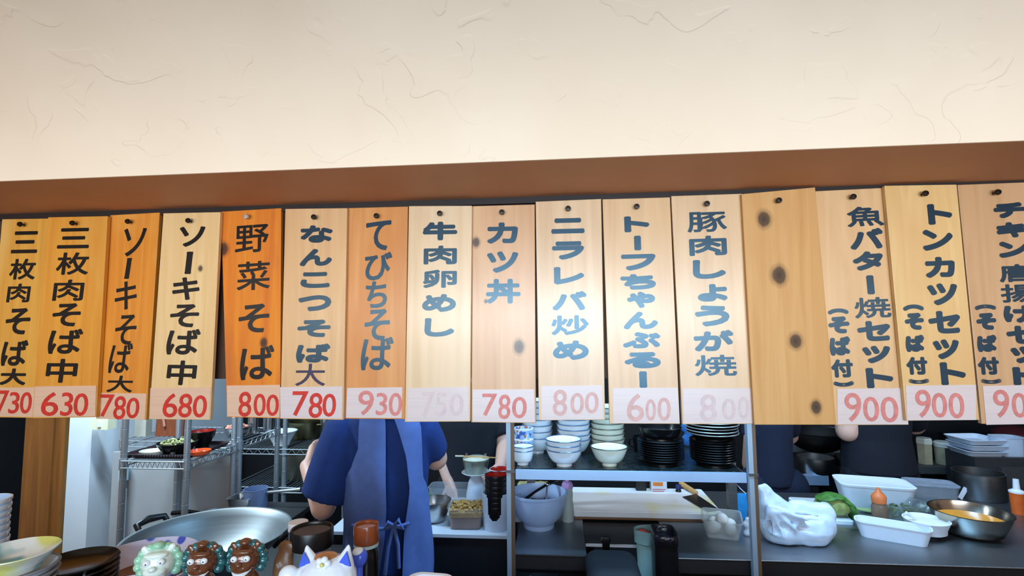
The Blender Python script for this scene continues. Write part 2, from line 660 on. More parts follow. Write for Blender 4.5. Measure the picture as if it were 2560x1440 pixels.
TAPE = mat('taped_white_price_paper', (220, 206, 205), 0.28, var=0.04, nscale=9, coat=0.35, stretch=(1, 1, 30))
TAPE_W = mat('tan_taped_price_paper', (226, 188, 160), 0.3, var=0.06, nscale=9, coat=0.3, stretch=(1, 1, 30))
NAILM = mat('dark_nail_steel', (60, 58, 56), 0.3, 0.9, var=0.3)
NAILW = mat('bright_nail_steel', (215, 222, 228), 0.25, 0.6, var=0.1)
# per board: corners TL TR BR BL, layer, light, dark, blot, nail, ink, glyphs, strip (tl, tr, br, bl) , price items, price ink, label
V = 'v'
BOARDS = [
    dict(c=[(5, 548), (121, 546), (88, 1045), (-38, 1043)], ly=0, w=((226, 168, 66), (212, 146, 48), (232, 184, 100)), nail=(62, 563), ink=INK, off=.0022, sh=.06,
         t=[('三', 30, 578, 95, 633), ('枚', 24, 647, 89, 699), ('肉', 18, 709, 75, 756), ('そ', 14, 770, 75, 836), ('ば', 4, 850, 68, 915), ('大', 0, 921, 65, 963)],
         s=[(-30, 970), (92, 968), (88, 1042), (-38, 1040)], sm=TAPE_W, p=[('7', -8, 976, 20, 1034), ('3', 22, 980, 48, 1034), ('0', 50, 980, 79, 1034)], pi=RED_INK,
         lab='yellow-orange menu board at the far left edge, price ending in 30, cut by the frame'),
    dict(c=[(120, 543), (269, 540), (240, 1043), (80, 1046)], ly=1, w=((228, 158, 52), (214, 138, 36), (222, 166, 74)), nail=(192, 560), ink=INK, off=.0022, sh=.06,
         t=[('三', 145, 570, 224, 621), ('枚', 141, 631, 222, 687), ('肉', 133, 699, 209, 752), ('そ', 131, 758, 201, 816), ('ば', 121, 822, 205, 885), ('中', 115, 897, 193, 957)],
         s=[(88, 966), (240, 964), (238, 1041), (82, 1043)], sm=TAPE_W, p=[('6', 103, 980, 146, 1040), ('3', 152, 981, 182, 1040), ('0', 184, 983, 220, 1040)], pi=RED_INK,
         lab='orange menu board priced 630 with six brush characters'),
    dict(c=[(275, 538), (399, 531), (365, 1050), (244, 1044)], ly=0, w=((230, 150, 42), (212, 126, 28), (236, 168, 76)), nail=(329, 556), ink=INK, off=.0012, sh=.1,
         t=[('ソ', 306, 570, 362, 641), ('ー', 314, 645, 326, 697, V), ('キ', 288, 703, 342, 774), ('そ', 288, 786, 340, 862), ('ば', 274, 858, 328, 933), ('大', 268, 939, 332, 981)],
         s=[(243, 982), (366, 984), (362, 1049), (240, 1047)], sm=TAPE_W, p=[('7', 250, 986, 284, 1042), ('8', 284, 990, 314, 1049), ('0', 316, 994, 348, 1046)], pi=RED_INK,
         lab='narrow orange menu board priced 780 with thin brush strokes, left of the pale 680 board'),
    dict(c=[(408, 533), (551, 530), (525, 1050), (372, 1048)], ly=1, w=((236, 204, 148), (224, 180, 116), (228, 190, 130)), nail=(479, 554), ink=INK, off=.0022, sh=.06,
         t=[('ソ', 447, 566, 511, 617), ('ー', 464, 629, 480, 685, V), ('キ', 431, 693, 499, 750), ('そ', 425, 760, 497, 818), ('ば', 417, 822, 499, 887), ('中', 417, 901, 491, 963)],
         s=[(376, 970), (527, 968), (523, 1048), (373, 1047)], sm=TAPE_W, p=[('6', 407, 983, 444, 1044), ('8', 446, 984, 480, 1044), ('0', 482, 988, 517, 1044)], pi=RED_INK,
         kn=[(0.03, -0.145, 0.008)], lab='pale cream menu board priced 680 between two orange boards'),
    dict(c=[(552, 529), (703, 520), (700, 1046), (567, 1043)], ly=0, w=((232, 140, 26), (214, 112, 14), (190, 96, 40)), nail=(623, 544), ink=INK, off=.0022, sh=.04, nm=NAILW,
         t=[('野', 588, 562, 671, 631), ('菜', 592, 653, 675, 725), ('そ', 596, 760, 673, 832), ('ば', 600, 864, 685, 949)],
         s=[(567, 964), (700, 962), (699, 1044), (568, 1041)], sm=TAPE_W, p=[('8', 596, 979, 628, 1042), ('0', 634, 984, 664, 1040), ('0', 666, 986, 697, 1040)], pi=RED_INK,
         kn=[(-0.07, -0.10, 0.016), (0.045, -0.34, 0.012)], lab='deep orange menu board priced 800 with four large brush characters'),
    dict(c=[(713, 522), (868, 520), (858, 1050), (700, 1047)], ly=1, w=((226, 184, 132), (210, 162, 112), (222, 178, 124)), nail=(790, 545), ink=INK_BLUE, off=.0034, sh=.0,
         t=[('な', 751, 563, 832, 607), ('ん', 749, 622, 830, 665), ('こ', 751, 680, 824, 720), ('つ', 745, 738, 828, 778), ('そ', 743, 799, 826, 843), ('ば', 740, 859, 826, 907)],
         t2=[('大', 738, 909, 813, 965)],
         s=[(700, 968), (856, 966), (855, 1046), (701, 1045)], sm=TAPE, p=[('7', 730, 978, 770, 1040), ('8', 772, 982, 806, 1045), ('0', 806, 984, 840, 1042)], pi=RED_INK,
         lab='tan menu board priced 780 with a smaller violet character at its foot'),
    dict(c=[(870, 520), (1020, 516), (1012, 1048), (862, 1047)], ly=0, w=((222, 156, 88), (204, 132, 66), (210, 134, 60)), nail=(945, 542), ink=INK_BLUE, off=.0020, sh=.06,
         t=[('て', 913, 551, 976, 626), ('び', 911, 630, 979, 701), ('ち', 913, 703, 968, 770), ('そ', 911, 772, 974, 851), ('ば', 903, 842, 982, 926)],
         s=[(868, 970), (1006, 968), (1004, 1045), (865, 1044)], sm=TAPE, p=[('9', 895, 976, 934, 1038), ('3', 940, 982, 968, 1038), ('0', 972, 982, 1005, 1040)], pi=RED_GLARE,
         lab='reddish-tan menu board priced 930 with cursive brush characters'),
    dict(c=[(1022, 515), (1180, 514), (1175, 1054), (1012, 1055)], ly=1, w=((232, 204, 166), (218, 186, 142), (228, 200, 160)), nail=(1102, 536), ink=INK_BLUE, off=.0036, sh=.0,
         t=[('牛', 1057, 554, 1143, 601), ('肉', 1059, 614, 1142, 661), ('卵', 1057, 674, 1142, 720), ('め', 1055, 735, 1140, 780), ('し', 1061, 795, 1136, 842)],
         s=[(1020, 970), (1170, 967), (1172, 1051), (1018, 1053)], sm=TAPE, p=[('7', 1054, 980, 1084, 1044), ('5', 1088, 982, 1116, 1042), ('0', 1124, 984, 1158, 1040)], pi=RED_GLARE_FAINT,
         lab='pale menu board whose red price is painted as almost lost in glare'),
    dict(c=[(1181, 515), (1337, 511), (1340, 1058), (1178, 1056)], ly=0, w=((222, 180, 134), (204, 156, 112), (214, 166, 122)), nail=(1256, 533), ink=INK_BLUE, off=.0034, sh=.0,
         t=[('カ', 1217, 556, 1295, 609), ('ツ', 1217, 628, 1296, 682), ('丼', 1215, 697, 1301, 759)],
         s=[(1182, 974), (1335, 973), (1337, 1056), (1182, 1054)], sm=TAPE, p=[('7', 1205, 984, 1242, 1040), ('8', 1246, 986, 1276, 1048), ('0', 1280, 992, 1317, 1046)], pi=RED_GLARE,
         kn=[(-0.068, -0.09, 0.012), (0.035, -0.345, 0.016), (-0.045, -0.235, 0.005)], lab='knotty tan menu board priced 780 with only three characters'),
    dict(c=[(1339, 504), (1503, 497), (1513, 1050), (1347, 1051)], ly=1, w=((228, 196, 156), (212, 176, 134), (224, 190, 146)), nail=(1420, 524), ink=INK_BLUE, off=.0036, sh=.0,
         t=[('ニ', 1378, 545, 1461, 584), ('ラ', 1380, 603, 1461, 649), ('レ', 1384, 667, 1461, 711), ('バ', 1380, 728, 1467, 776), ('炒', 1378, 788, 1472, 838), ('め', 1382, 851, 1472, 900)],
         s=[(1353, 965), (1505, 963), (1508, 1048), (1354, 1050)], sm=TAPE, p=[('8', 1382, 974, 1418, 1040), ('0', 1426, 982, 1460, 1036), ('0', 1462, 980, 1497, 1034)], pi=RED_GLARE_PALE,
         lab='light tan menu board with an 800 paled by painted glare and a clear tape corner at its foot'),
    dict(c=[(1506, 498), (1675, 493), (1700, 1060), (1524, 1059)], ly=0, w=((228, 192, 146), (212, 170, 122), (222, 184, 134)), nail=(1590, 519), ink=INK_BLUE, off=.0036, sh=.0,
         t=[('ト', 1560, 540, 1624, 580), ('ー', 1585, 589, 1603, 626, V), ('フ', 1553, 635, 1640, 676), ('ち', 1551, 685, 1640, 724), ('ゃ', 1567, 729, 1638, 770), ('ん', 1558, 779, 1645, 823), ('ぶ', 1556, 830, 1652, 871), ('る', 1560, 880, 1652, 921), ('ー', 1598, 928, 1618, 970, V)],
         s=[(1532, 970), (1694, 969), (1699, 1058), (1533, 1058)], sm=TAPE, p=[('6', 1567, 984, 1610, 1054), ('0', 1614, 998, 1640, 1052), ('0', 1644, 994, 1677, 1052)], pi=RED_GLARE_PALE,
         lab='tan menu board with nine characters and a 600 paled by painted glare'),
    dict(c=[(1678, 490), (1856, 484), (1885, 1060), (1706, 1061)], ly=0, w=((230, 198, 156), (214, 176, 132), (226, 192, 148)), nail=(1764, 512), ink=INK_BLUE, off=.0036, sh=.0,
         t=[('豚', 1718, 529, 1817, 580), ('肉', 1723, 589, 1817, 639), ('し', 1732, 649, 1815, 697), ('ょ', 1744, 710, 1819, 754), ('う', 1737, 763, 1824, 816), ('が', 1734, 825, 1835, 878), ('焼', 1737, 887, 1842, 940)],
         s=[(1707, 971), (1878, 970), (1884, 1058), (1709, 1058)], sm=TAPE, p=[('8', 1750, 986, 1792, 1054), ('0', 1806, 996, 1840, 1050), ('0', 1846, 992, 1874, 1048)], pi=RED_GLARE_FAINT,
         lab='light menu board left of the blank board, its 800 nearly lost in painted glare'),
    dict(c=[(1854, 485), (2038, 468), (2091, 1062), (1886, 1062)], ly=1, w=((218, 170, 108), (202, 148, 84), (208, 158, 96)), nail=(1942, 504), ink=None,
         kn=[('px', 1911, 548, 0.019), ('px', 1947, 688, 0.021), ('px', 1989, 853, 0.017), ('px', 2040, 1018, 0.014)], lab='blank menu board with four dark knots and no writing'),
    dict(c=[(2034, 478), (2216, 469), (2272, 1062), (2088, 1063)], ly=0, w=((226, 186, 136), (212, 166, 114), (220, 176, 122)), nail=(2126, 495), ink=INK_BLUE, off=.0036, sh=.0,
         t=[('魚', 2117, 516, 2209, 566), ('バ', 2124, 571, 2209, 623), ('タ', 2131, 628, 2209, 676), ('ー', 2167, 688, 2186, 736, V), ('焼', 2136, 743, 2227, 795), ('セ', 2143, 802, 2227, 853), ('ッ', 2156, 864, 2227, 908), ('ト', 2165, 919, 2234, 970),
            ('（', 2069, 771, 2122, 786, V), ('そ', 2071, 791, 2124, 834), ('ば', 2074, 841, 2127, 889), ('付', 2078, 898, 2133, 944), ('）', 2083, 953, 2136, 967, V)],
         s=[(2093, 972), (2262, 970), (2271, 1061), (2094, 1061)], sm=TAPE, p=[('9', 2112, 982, 2154, 1054), ('0', 2158, 992, 2198, 1054), ('0', 2202, 992, 2246, 1056)], pi=RED_GLARE,
         lab='two-column menu board priced 900 directly right of the blank knotty board'),
    dict(c=[(2211, 464), (2392, 461), (2449, 1050), (2266, 1052)], ly=1, w=((232, 194, 132), (218, 174, 108), (222, 176, 116)), nail=(2304, 487), ink=INK_BLUE, off=.0036, sh=.0,
         t=[('ト', 2319, 509, 2381, 561), ('ン', 2305, 573, 2383, 626), ('カ', 2312, 642, 2388, 694), ('ツ', 2319, 708, 2395, 763), ('セ', 2321, 777, 2402, 834), ('ッ', 2333, 848, 2399, 898), ('ト', 2351, 905, 2415, 963),
            ('（', 2257, 761, 2310, 777, V), ('そ', 2262, 782, 2310, 825), ('ば', 2264, 837, 2312, 880), ('付', 2266, 892, 2319, 937), ('）', 2271, 947, 2324, 960, V)],
         s=[(2264, 964), (2440, 962), (2440, 1050), (2268, 1051)], sm=TAPE, p=[('9', 2289, 974, 2328, 1044), ('0', 2330, 982, 2368, 1044), ('0', 2372, 982, 2411, 1046)], pi=RED_GLARE,
         lab='two-column menu board priced 900 hanging slightly higher, second from the right edge'),
    dict(c=[(2394, 462), (2578, 455), (2640, 1058), (2455, 1060)], ly=0, w=((210, 168, 124), (196, 150, 104), (204, 158, 112)), nail=(2483, 484), ink=INK_BLUE, off=.0036, sh=.0,
         t=[('チ', 2484, 506, 2566, 545), ('キ', 2491, 555, 2570, 594), ('ン', 2496, 603, 2572, 644), ('唐', 2498, 660, 2582, 705), ('揚', 2502, 710, 2588, 756), ('げ', 2509, 761, 2592, 807), ('セ', 2516, 814, 2600, 860), ('ッ', 2527, 866, 2600, 908), ('ト', 2532, 917, 2602, 963),
            ('（', 2436, 761, 2491, 775, V), ('そ', 2441, 782, 2491, 825), ('ば', 2443, 837, 2493, 880), ('付', 2445, 892, 2498, 937), ('）', 2452, 947, 2505, 960, V)],
         s=[(2457, 965), (2626, 961), (2638, 1059), (2466, 1062)], sm=TAPE, p=[('9', 2484, 974, 2524, 1044), ('0', 2530, 982, 2568, 1044), ('0', 2574, 982, 2612, 1046)], pi=RED_GLARE,
         lab='two-column menu board at the right edge, its ends cut by the frame'),
]
GLOSS = [(.6, 0), (.6, 0), (.6, .05), (.5, .15), (.6, 0), (.45, .2), (.45, .2), (.34, .35), (.36, .3), (.33, .38), (.33, .38), (.33, .38), (.65, 0), (.42, .25), (.45, .15), (.45, .2)]
for bi, b in enumerate(BOARDS):
    Yf = 1.2335 if b['ly'] else 1.2465
    TL, TR, BR, BLc = [P(x, y, Yf) for x, y in b['c']]
    org = (TL + TR) / 2
    org = Vector((org.x, Yf, org.z))
    bot = (BR + BLc) / 2
    up = (org - bot).normalized()
    ax = Vector((up.z, 0, -up.x))
    root = thing('menu_board', b['lab'], 'menu board', org, 0, BL)
    T = 0.0115
    dv = Vector((0, T, 0))
    mb = MB()
    q = [p - org for p in (BLc, BR, TR, TL)]
    mb.hexa([q[0], q[1], q[1] + dv, q[0] + dv, q[3], q[2], q[2] + dv, q[3] + dv])
    kn = []
    for k in b.get('kn', ()):
        if k[0] == 'px':
            p = P(k[1], k[2], Yf) - org
            kn.append((p.x, p.z, k[3]))
        else:
            kn.append(k)
    l, d, bt = b['w']
    gl, ct = GLOSS[bi]
    o = obj('plank', mb, wood('board_wood', l, d, kn, bt, seed=bi * 2.7 + 0.6, gloss=gl, coat=ct), root, None, 0)
    bv = o.modifiers.new('bevel', 'BEVEL')
    bv.width = 0.0012
    bv.segments = 2
    if b['ink']:
        mb = MB()
        write(mb, b['t'], Yf - 0.0007, org, ax, up, b['off'], b['sh'])
        obj('lettering', mb, b['ink'], root, 'painted Japanese dish name', 0)
        if 't2' in b:
            mb = MB()
            write(mb, b['t2'], Yf - 0.0007, org, ax, up, 0.0008)
            obj('added_lettering', mb, INK_PURPLE, root, 'violet character added below', 0)
        s = [P(x, y, Yf - 0.0012) - org for x, y in b['s']]
        e = Vector((0, 0.0011, 0))
        mb = MB().hexa([s[3], s[2], s[2] + e, s[3] + e, s[0], s[1], s[1] + e, s[0] + e])
        st = obj('price_strip', mb, b['sm'], root, 'taped paper price strip', 0)
        mb = MB()
        write(mb, b['p'], Yf - 0.0018, org, ax, up, 0.0007, 0.03)
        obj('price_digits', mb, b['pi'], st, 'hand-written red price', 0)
    nx, ny = b['nail']
    n = P(nx, ny, Yf) - org
    mb = MB()
    mtx = Matrix.Translation(n) @ Matrix.Rotation(R(90), 4, 'X')
    mb.lathe([(0, -0.014), (0.0024, -0.014), (0.0024, 0.010), (0.0062, 0.0105), (0.0068, 0.013), (0.0055, 0.016), (0, 0.0165)], 16, mtx)
    obj('nail', mb, b.get('nm', NAILM), root, 'nail head')

# ================================================================== kitchen counters, shelf, posts
ZC = 0.838
YC = 1.90


def X(px, py, Y):
    return P(px, py, Y).x


LIP = mat('dark_worktop_lip', (54, 50, 50), 0.45, 0.4, var=0.1, nscale=6)
# --- middle cabinet (refrigerated counter) with its stainless top
xa, xb = X(1284, 1360, YC), X(1466, 1360, YC)
t = thing('refrigerated_cabinet', 'grey cabinet with a vent grille under the big white mixing bowl', 'cabinet', ((xa + xb) / 2, YC, 0))
hw = (xb - xa) / 2
obj('body', MB().box((-hw, 0.012, 0.06), (hw, 0.72, ZC - 0.055)), CABINET, t, None, 0)
obj('top', MB().box((-hw, -0.004, ZC - 0.004), (hw, 0.72, ZC)), SATIN, t, 'stainless worktop', 0)
obj('front_lip', MB().box((-hw, -0.003, ZC - 0.05), (hw, 0.01, ZC - 0.0042)), LIP, t, 'dark front lip', 0)
dl, dr = -hw + 0.004, hw - 0.10
obj('door', MB().box((dl, 0.0, 0.08), (dr, 0.0115, ZC - 0.062)), CABINET, t, None, 0)
obj('handle', MB().tube([(dl + 0.055, -0.004, ZC - 0.075), (dl + 0.06, -0.014, ZC - 0.078), (dl + 0.10, -0.014, ZC - 0.078), (dl + 0.105, -0.004, ZC - 0.075)], 0.004), STEEL, t)
mb = MB().box((dr + 0.004, 0.002, 0.08), (hw - 0.002, 0.0115, ZC - 0.062))
obj('service_panel', mb, CABINET, t, None, 0)
mb = MB()
for k in range(9):
    z = ZC - 0.115 - k * 0.019
    mb.box((dr + 0.030, -0.001, z - 0.012), (hw - 0.018, 0.004, z))
obj('vent_grille', mb, BLACK_PL, t, 'black slotted vent', 0)

# --- right counter, set of panels below
xc, xd = X(1692, 1365, YC), 2.9
t = thing('prep_counter', 'long stainless prep counter at the right with a dark grey front', 'counter', (xc, YC, 0))
L_ = xd - xc
obj('front_lip', MB().box((0, 0.001, ZC - 0.05), (L_, 0.012, ZC - 0.0052)), LIP, t, 'dark front lip', 0)
mb = MB().box((0, 0, ZC - 0.005), (L_, 0.77, ZC))
o = obj('worktop', mb, SATIN, t, 'stainless worktop', 0)
bv = o.modifiers.new('b', 'BEVEL')
bv.width = 0.0015
bv.segments = 2
obj('body', MB().box((0.0, 0.03, 0.05), (L_, 0.69, ZC - 0.0055)), mat('dark_counter_front', (46, 45, 44), 0.5, 0.4, var=0.12, nscale=4), t, None, 0)
obj('shadow_gap_rail', MB().box((0.02, 0.02, ZC - 0.066), (L_, 0.0295, ZC - 0.056)), BLACK_PL, t, None, 0)

# --- recessed low table between the cabinets
Yr = 2.02
xe, xf = xb + 0.002, xc - 0.002
t = thing('low_work_table', 'recessed dark work table with a bright steel edge under the cutting board', 'table', ((xe + xf) / 2, Yr, 0))
hw = (xf - xe) / 2
obj('table_top', MB().box((-hw, 0.004, ZC - 0.020), (hw, 0.64, ZC - 0.008)), mat('dark_steel_table', (70, 72, 76), 0.4, 0.8, var=0.1), t, None, 0)
obj('front_edge', MB().box((-hw, -0.004, ZC - 0.016), (hw, 0.0035, ZC - 0.0075)), mat('polished_edge', (232, 238, 250), 0.4, 0.2, var=0.02), t, 'polished steel edge', 0)
kx = X(1514, 1337, Yr) - (xe + xf) / 2
obj('latch', MB().rrect([(0.012, 0.008, 0.004, ZC - 0.03), (0.014, 0.009, 0.004, ZC + 0.0), (0.020, 0.010, 0.006, ZC + 0.012), (0.014, 0.008, 0.006, ZC + 0.022)], 4, Matrix.Translation((kx, -0.006, 0))), BLACK_PL, t, 'black latch')
for sx in (-1, 1):
    obj('leg', MB().box((sx * hw - 0.015 - sx * 0.016, 0.02, 0), (sx * hw + 0.015 - sx * 0.016, 0.05, ZC - 0.0205)), BLACK_PL, t, None, 0)

# --- left counter with white laminate top
YL = 2.03
ZL_ = G(1160, 1337, 0).z
zl = P(1160, 1337, YL).z
xg, xh = X(820, 1335, YL), X(1269, 1341, YL)
t = thing('left_counter', 'counter with a pale top left of the steel post, before the person in black', 'counter', ((xg + xh) / 2, YL, 0))
hw = (xh - xg) / 2
obj('worktop', MB().box((-hw, 0, zl - 0.012), (hw, 0.44, zl)), mat('pale_worktop', (205, 212, 222), 0.35, var=0.05, nscale=6), t, 'pale top with a bright edge', 0)
obj('body', MB().box((-hw, 0.012, 0.02), (hw, 0.43, zl - 0.0125)), mat('dark_cabinet', (38, 42, 48), 0.45, 0.3, var=0.12), t, None, 0)

# --- steel posts
YPOST = 1.87


def post(px, py, label):
    c = P(px, py, YPOST)
    t = thing('steel_post', label, 'post', (c.x, YPOST, 0))
    obj('steel_tube', MB().box((-0.0125, -0.0125, 0), (0.003, 0.0125, 2.42)), mat('post_steel', (168, 182, 196), 0.42, 0.3, var=0.1, nscale=5), t, 'bright stainless tube', 0)
    obj('wood_strip', MB().box((0.0032, -0.0125, 0), (0.0145, 0.0125, 2.42)), mat('brown_post_strip', (112, 84, 62), 0.5, var=0.15, nscale=10, stretch=(4, 4, 1)), t, 'brown strip', 0)
    obj('bracket', MB().box((-0.015, -0.015, ZSH - 0.004), (0.017, -0.0127, ZSH + 0.006)), STEEL, t, None, 0)
    return c.x


ZSH = P(1560, 1178, 1.885).z
pxl = post(1276, 1200, 'steel and brown post left of the bowl shelf')
pxr = post(1880, 1200, 'steel and brown post right of the bowl shelf, beside the white plastic bag')

# --- bowl shelf
x0, x1 = pxl + 0.018, pxr - 0.016
YS0, YS1 = 1.885, 2.33
t = thing('dish_shelf', 'stainless over-counter shelf carrying bowls and black plates', 'shelf', ((x0 + x1) / 2, YS0, 0))
hw = (x1 - x0) / 2
obj('shelf_board', MB().box((-hw, 0.0, ZSH - 0.006), (hw, YS1 - YS0, ZSH)), STEEL_D, t, None, 0)
o = obj('front_rail', MB().box((-hw, -0.012, ZSH - 0.030), (hw, -0.0005, ZSH + 0.002)), mat('bright_shelf_rail', (186, 212, 245), 0.4, 0.5, var=0.08, nscale=4), t, 'bright front rail', 0)  # pale blue base colour stands in for daylight reflected in the steel
for lx, rx in ((-hw + 0.03, -hw + 0.03), (X(1829, 1240, YS1 - .03) - (x0 + x1) / 2, hw - 0.03)):
    obj('leg', MB().box((lx - 0.017, YS1 - YS0 - 0.05, ZC - 0.0), (lx + 0.017, YS1 - YS0 - 0.016, ZSH - 0.0065)), STEEL_D, t, None, 0)
    obj('bracket', MB().box((rx - 0.012, 0.012, ZSH - 0.030), (rx + 0.012, 0.03, ZSH - 0.0065)), STEEL_D, t, None, 0)
mm = mat('wet_black_shelf_mat', (26, 34, 36), 0.22, var=0.6, nscale=55, bump=0.8)
solo('shelf_mat', MB().box((x0 + 0.01, YS0 + 0.01, ZSH + 0.0003), (x1 - 0.01, YS1 - 0.01, ZSH + 0.003)), mm, 'wet black mat lining the dish shelf', 'mat', smooth=0)
ZM = ZSH + 0.003


# ================================================================== dishes
def bowl_prof(Rr, H, rf, hf, t=0.0035, n=10, belly=0.55):
    out = [(0, hf * 0.6), (rf * 0.82, hf * 0.5), (rf * 0.85, 0), (rf, 0), (rf * 0.97, hf)]
    for k in range(1, n + 1):
        u = k / n
        out.append((rf + (Rr - rf) * (u ** belly), hf + (H - hf) * u ** 1.25))
    out.append((Rr - t * 0.5, H + t * 0.3))
    for k in range(n, -1, -1):
        u = k / n
        out.append((max(rf + (Rr - rf) * (u ** belly) - t, 0), hf + t + (H - hf - t) * u ** 1.25 if k < n else H - 0.0005))
    out.append((0, hf + t))
    return out


def dish(name, prof, main, rim=None, rimz=None, seg=44, label=None, cat='bowl', rimpart='rim_line'):
    """bowl or plate as a thing: body + painted rim band as part"""
    t = thing(name, label, cat)
    obj('body', MB().lathe(prof, seg), main, t)
    if rim:
        Rr = max(p[0] for p in prof)
        H = max(p[1] for p in prof)
        mb = MB()
        rs = [(Rr + 0.0004, H - 0.0022), (Rr + 0.0009, H - 0.0006), (Rr - 0.0008, H + 0.0014), (Rr - 0.003, H + 0.0009), (Rr - 0.0032, H - 0.0004)]
        mb.rings([[(r * math.cos(2 * math.pi * k / seg), r * math.sin(2 * math.pi * k / seg), z) for k in range(seg)] for r, z in rs], True, False)
        obj(rimpart, mb, rim, t, None)
    return t


def stack(proto, base, n, step, labels, group, jitter=0.0015, first=True):
    for k in range(n):
        loc = (base[0] + random.uniform(-jitter, jitter), base[1] + random.uniform(-jitter, jitter), base[2] + k * step)
        lab = labels(n - 1 - k)
        if k == 0 and first:
            proto.location = loc
            proto['label'] = lab
            proto['group'] = group
        else:
            dup(proto, loc, lab, group=group)


def on(px, py, z):
    return G(px, py, z)


def rad(px0, px1, py, z_or_pt):
    p = z_or_pt
    return abs(px1 - px0) / 2 * MPP(p)


# -- small white rice bowl, front left of shelf, two nested
b = on(1308, 1160, ZM)
r = rad(1281, 1335, 1115, b)
pr = dish('rice_bowl', bowl_prof(r, r * 1.30, r * 0.52, 0.008, belly=0.38), WHITE_CER, BLUE_LINE, label='x')
stack(pr, b, 2, 0.014, lambda k: ['upper of two small white rice bowls by the left post', 'lower of two small white rice bowls by the left post'][k], 'small rice bowls on the dish shelf')
# -- floral cups behind it
flor = mat('blue_orange_floral_porcelain', (196, 208, 226), 0.2, coat=0.4, var=0.02)
nt = flor.node_tree
vn = nt.nodes.new('ShaderNodeTexVoronoi')
vn.inputs['Scale'].default_value = 85
cr = nt.nodes.new('ShaderNodeValToRGB')
cr.color_ramp.interpolation = 'CONSTANT'
for pos, c in ((0.0, (205, 214, 230)), (0.30, (70, 100, 170)), (0.50, (196, 208, 226)), (0.66, (190, 96, 54)), (0.82, (150, 180, 215))):
    if pos == 0.0:
        e = cr.color_ramp.elements[0]
    else:
        e = cr.color_ramp.elements.new(pos)
    e.position = pos
    e.color = lin(c) + (1,)
cr.color_ramp.elements[-1].color = lin((205, 214, 230)) + (1,)
tc = [n for n in nt.nodes if n.type == 'TEX_COORD'][0]
nt.links.new(tc.outputs['Object'], vn.inputs['Vector'])
sepc = nt.nodes.new('ShaderNodeSeparateColor')
nt.links.new(vn.outputs['Color'], sepc.inputs[0])
nt.links.new(sepc.outputs[0], cr.inputs[0])
nt.links.new(cr.outputs[0], nt.nodes['Principled BSDF'].inputs['Base Color'])
b = on(1311, 1138, ZM)
b.y -= 0.035
r = rad(1285, 1335, 1090, b)
t = thing('floral_cup', 'x', 'cup')
obj('body', MB().lathe([(0, 0.004), (r * 0.6, 0.004), (r * 0.62, 0), (r * 0.8, 0), (r * 0.9, 0.012), (r, 0.06), (r, 0.072), (r - 0.003, 0.072), (r - 0.004, 0.03), (r * 0.7, 0.010), (0, 0.008)], 40), flor, t)
mb = MB().lathe([(r + 0.0003, 0.068), (r + 0.001, 0.070), (r + 0.0004, 0.0732), (r - 0.0034, 0.0732), (r - 0.0034, 0.0722), (r, 0.0718)], 40)
obj('rim_line', mb, WHITE_CER, t)
stack(t, b, 2, 0.040, lambda k: ['upper blue and orange floral cup behind the small rice bowls', 'lower blue and orange floral cup behind the small rice bowls'][k], 'floral cups on the dish shelf', 0.0005)
# -- bowl stacks: (px centre, py foot, px half width, rim ref py, count, step px, material, rim, H/R, label, group)
SP = [
    (1343, 1139, 39, 1070, 7, 15.0, WHITE_CER, BLUE_LINE, 1.0, 0.08, 'white bowl in the tall stack behind the floral cups', 'white bowls in the left rear stack'),
    (1410, 1164, 45, 1102, 3, 12.0, WHITE_CER, BLUE_LINE, 0.88, 0.0, 'white bowl in the three-bowl front stack on the dish shelf', 'white bowls in the front stack'),
    (1436, 1143, 43, 1068, 7, 12.5, WHITE_CER, BLUE_LINE, 0.9, 0.09, 'white bowl in the tall stack behind the three front bowls', 'white bowls in the middle rear stack'),
    (1524, 1145, 43, 1068, 7, 13.0, CREAM_CER, DARK_LINE, 0.9, 0.09, 'cream bowl in the tall brown-rimmed stack', 'cream bowls in the rear stack'),
]
for cx, fy, hwp, ry, n, stp, m_, rim_, hr, dy, lab, grp in SP:
    b = on(cx, fy, ZM)
    b.y += {1343: 0.06, 1410: 0.01, 1436: 0.055, 1524: 0.075}[cx]
    r = hwp * MPP(b)
    pr = dish('ceramic_bowl', bowl_prof(r, r * hr, r * 0.44, r * 0.14), m_, rim_, label='x')
    stack(pr, b, n, stp * MPP(b), lambda k, lab=lab: nth(k) + ' ' + lab, grp)
b = on(1524, 1163, ZM)
r = 46 * MPP(b)
pr = dish('ceramic_bowl', bowl_prof(r, r * 0.98, r * 0.40, r * 0.15), CREAM_CER, DARK_LINE, label='single cream bowl with a brown rim at the front of the shelf')
pr.location = b + Vector((0, 0.005, 0))


# -- plates
def plate_prof(Rr, H, rf, t=0.003):
    return [(0, 0.003), (rf * 0.86, 0.003), (rf * 0.88, 0), (rf, 0), (rf, 0.005), (Rr * 0.82, H * 0.55), (Rr, H), (Rr - 0.002, H + t * 0.6), (Rr * 0.80, H * 0.55 + t), (rf * 0.98, 0.0075), (0, 0.0065)]


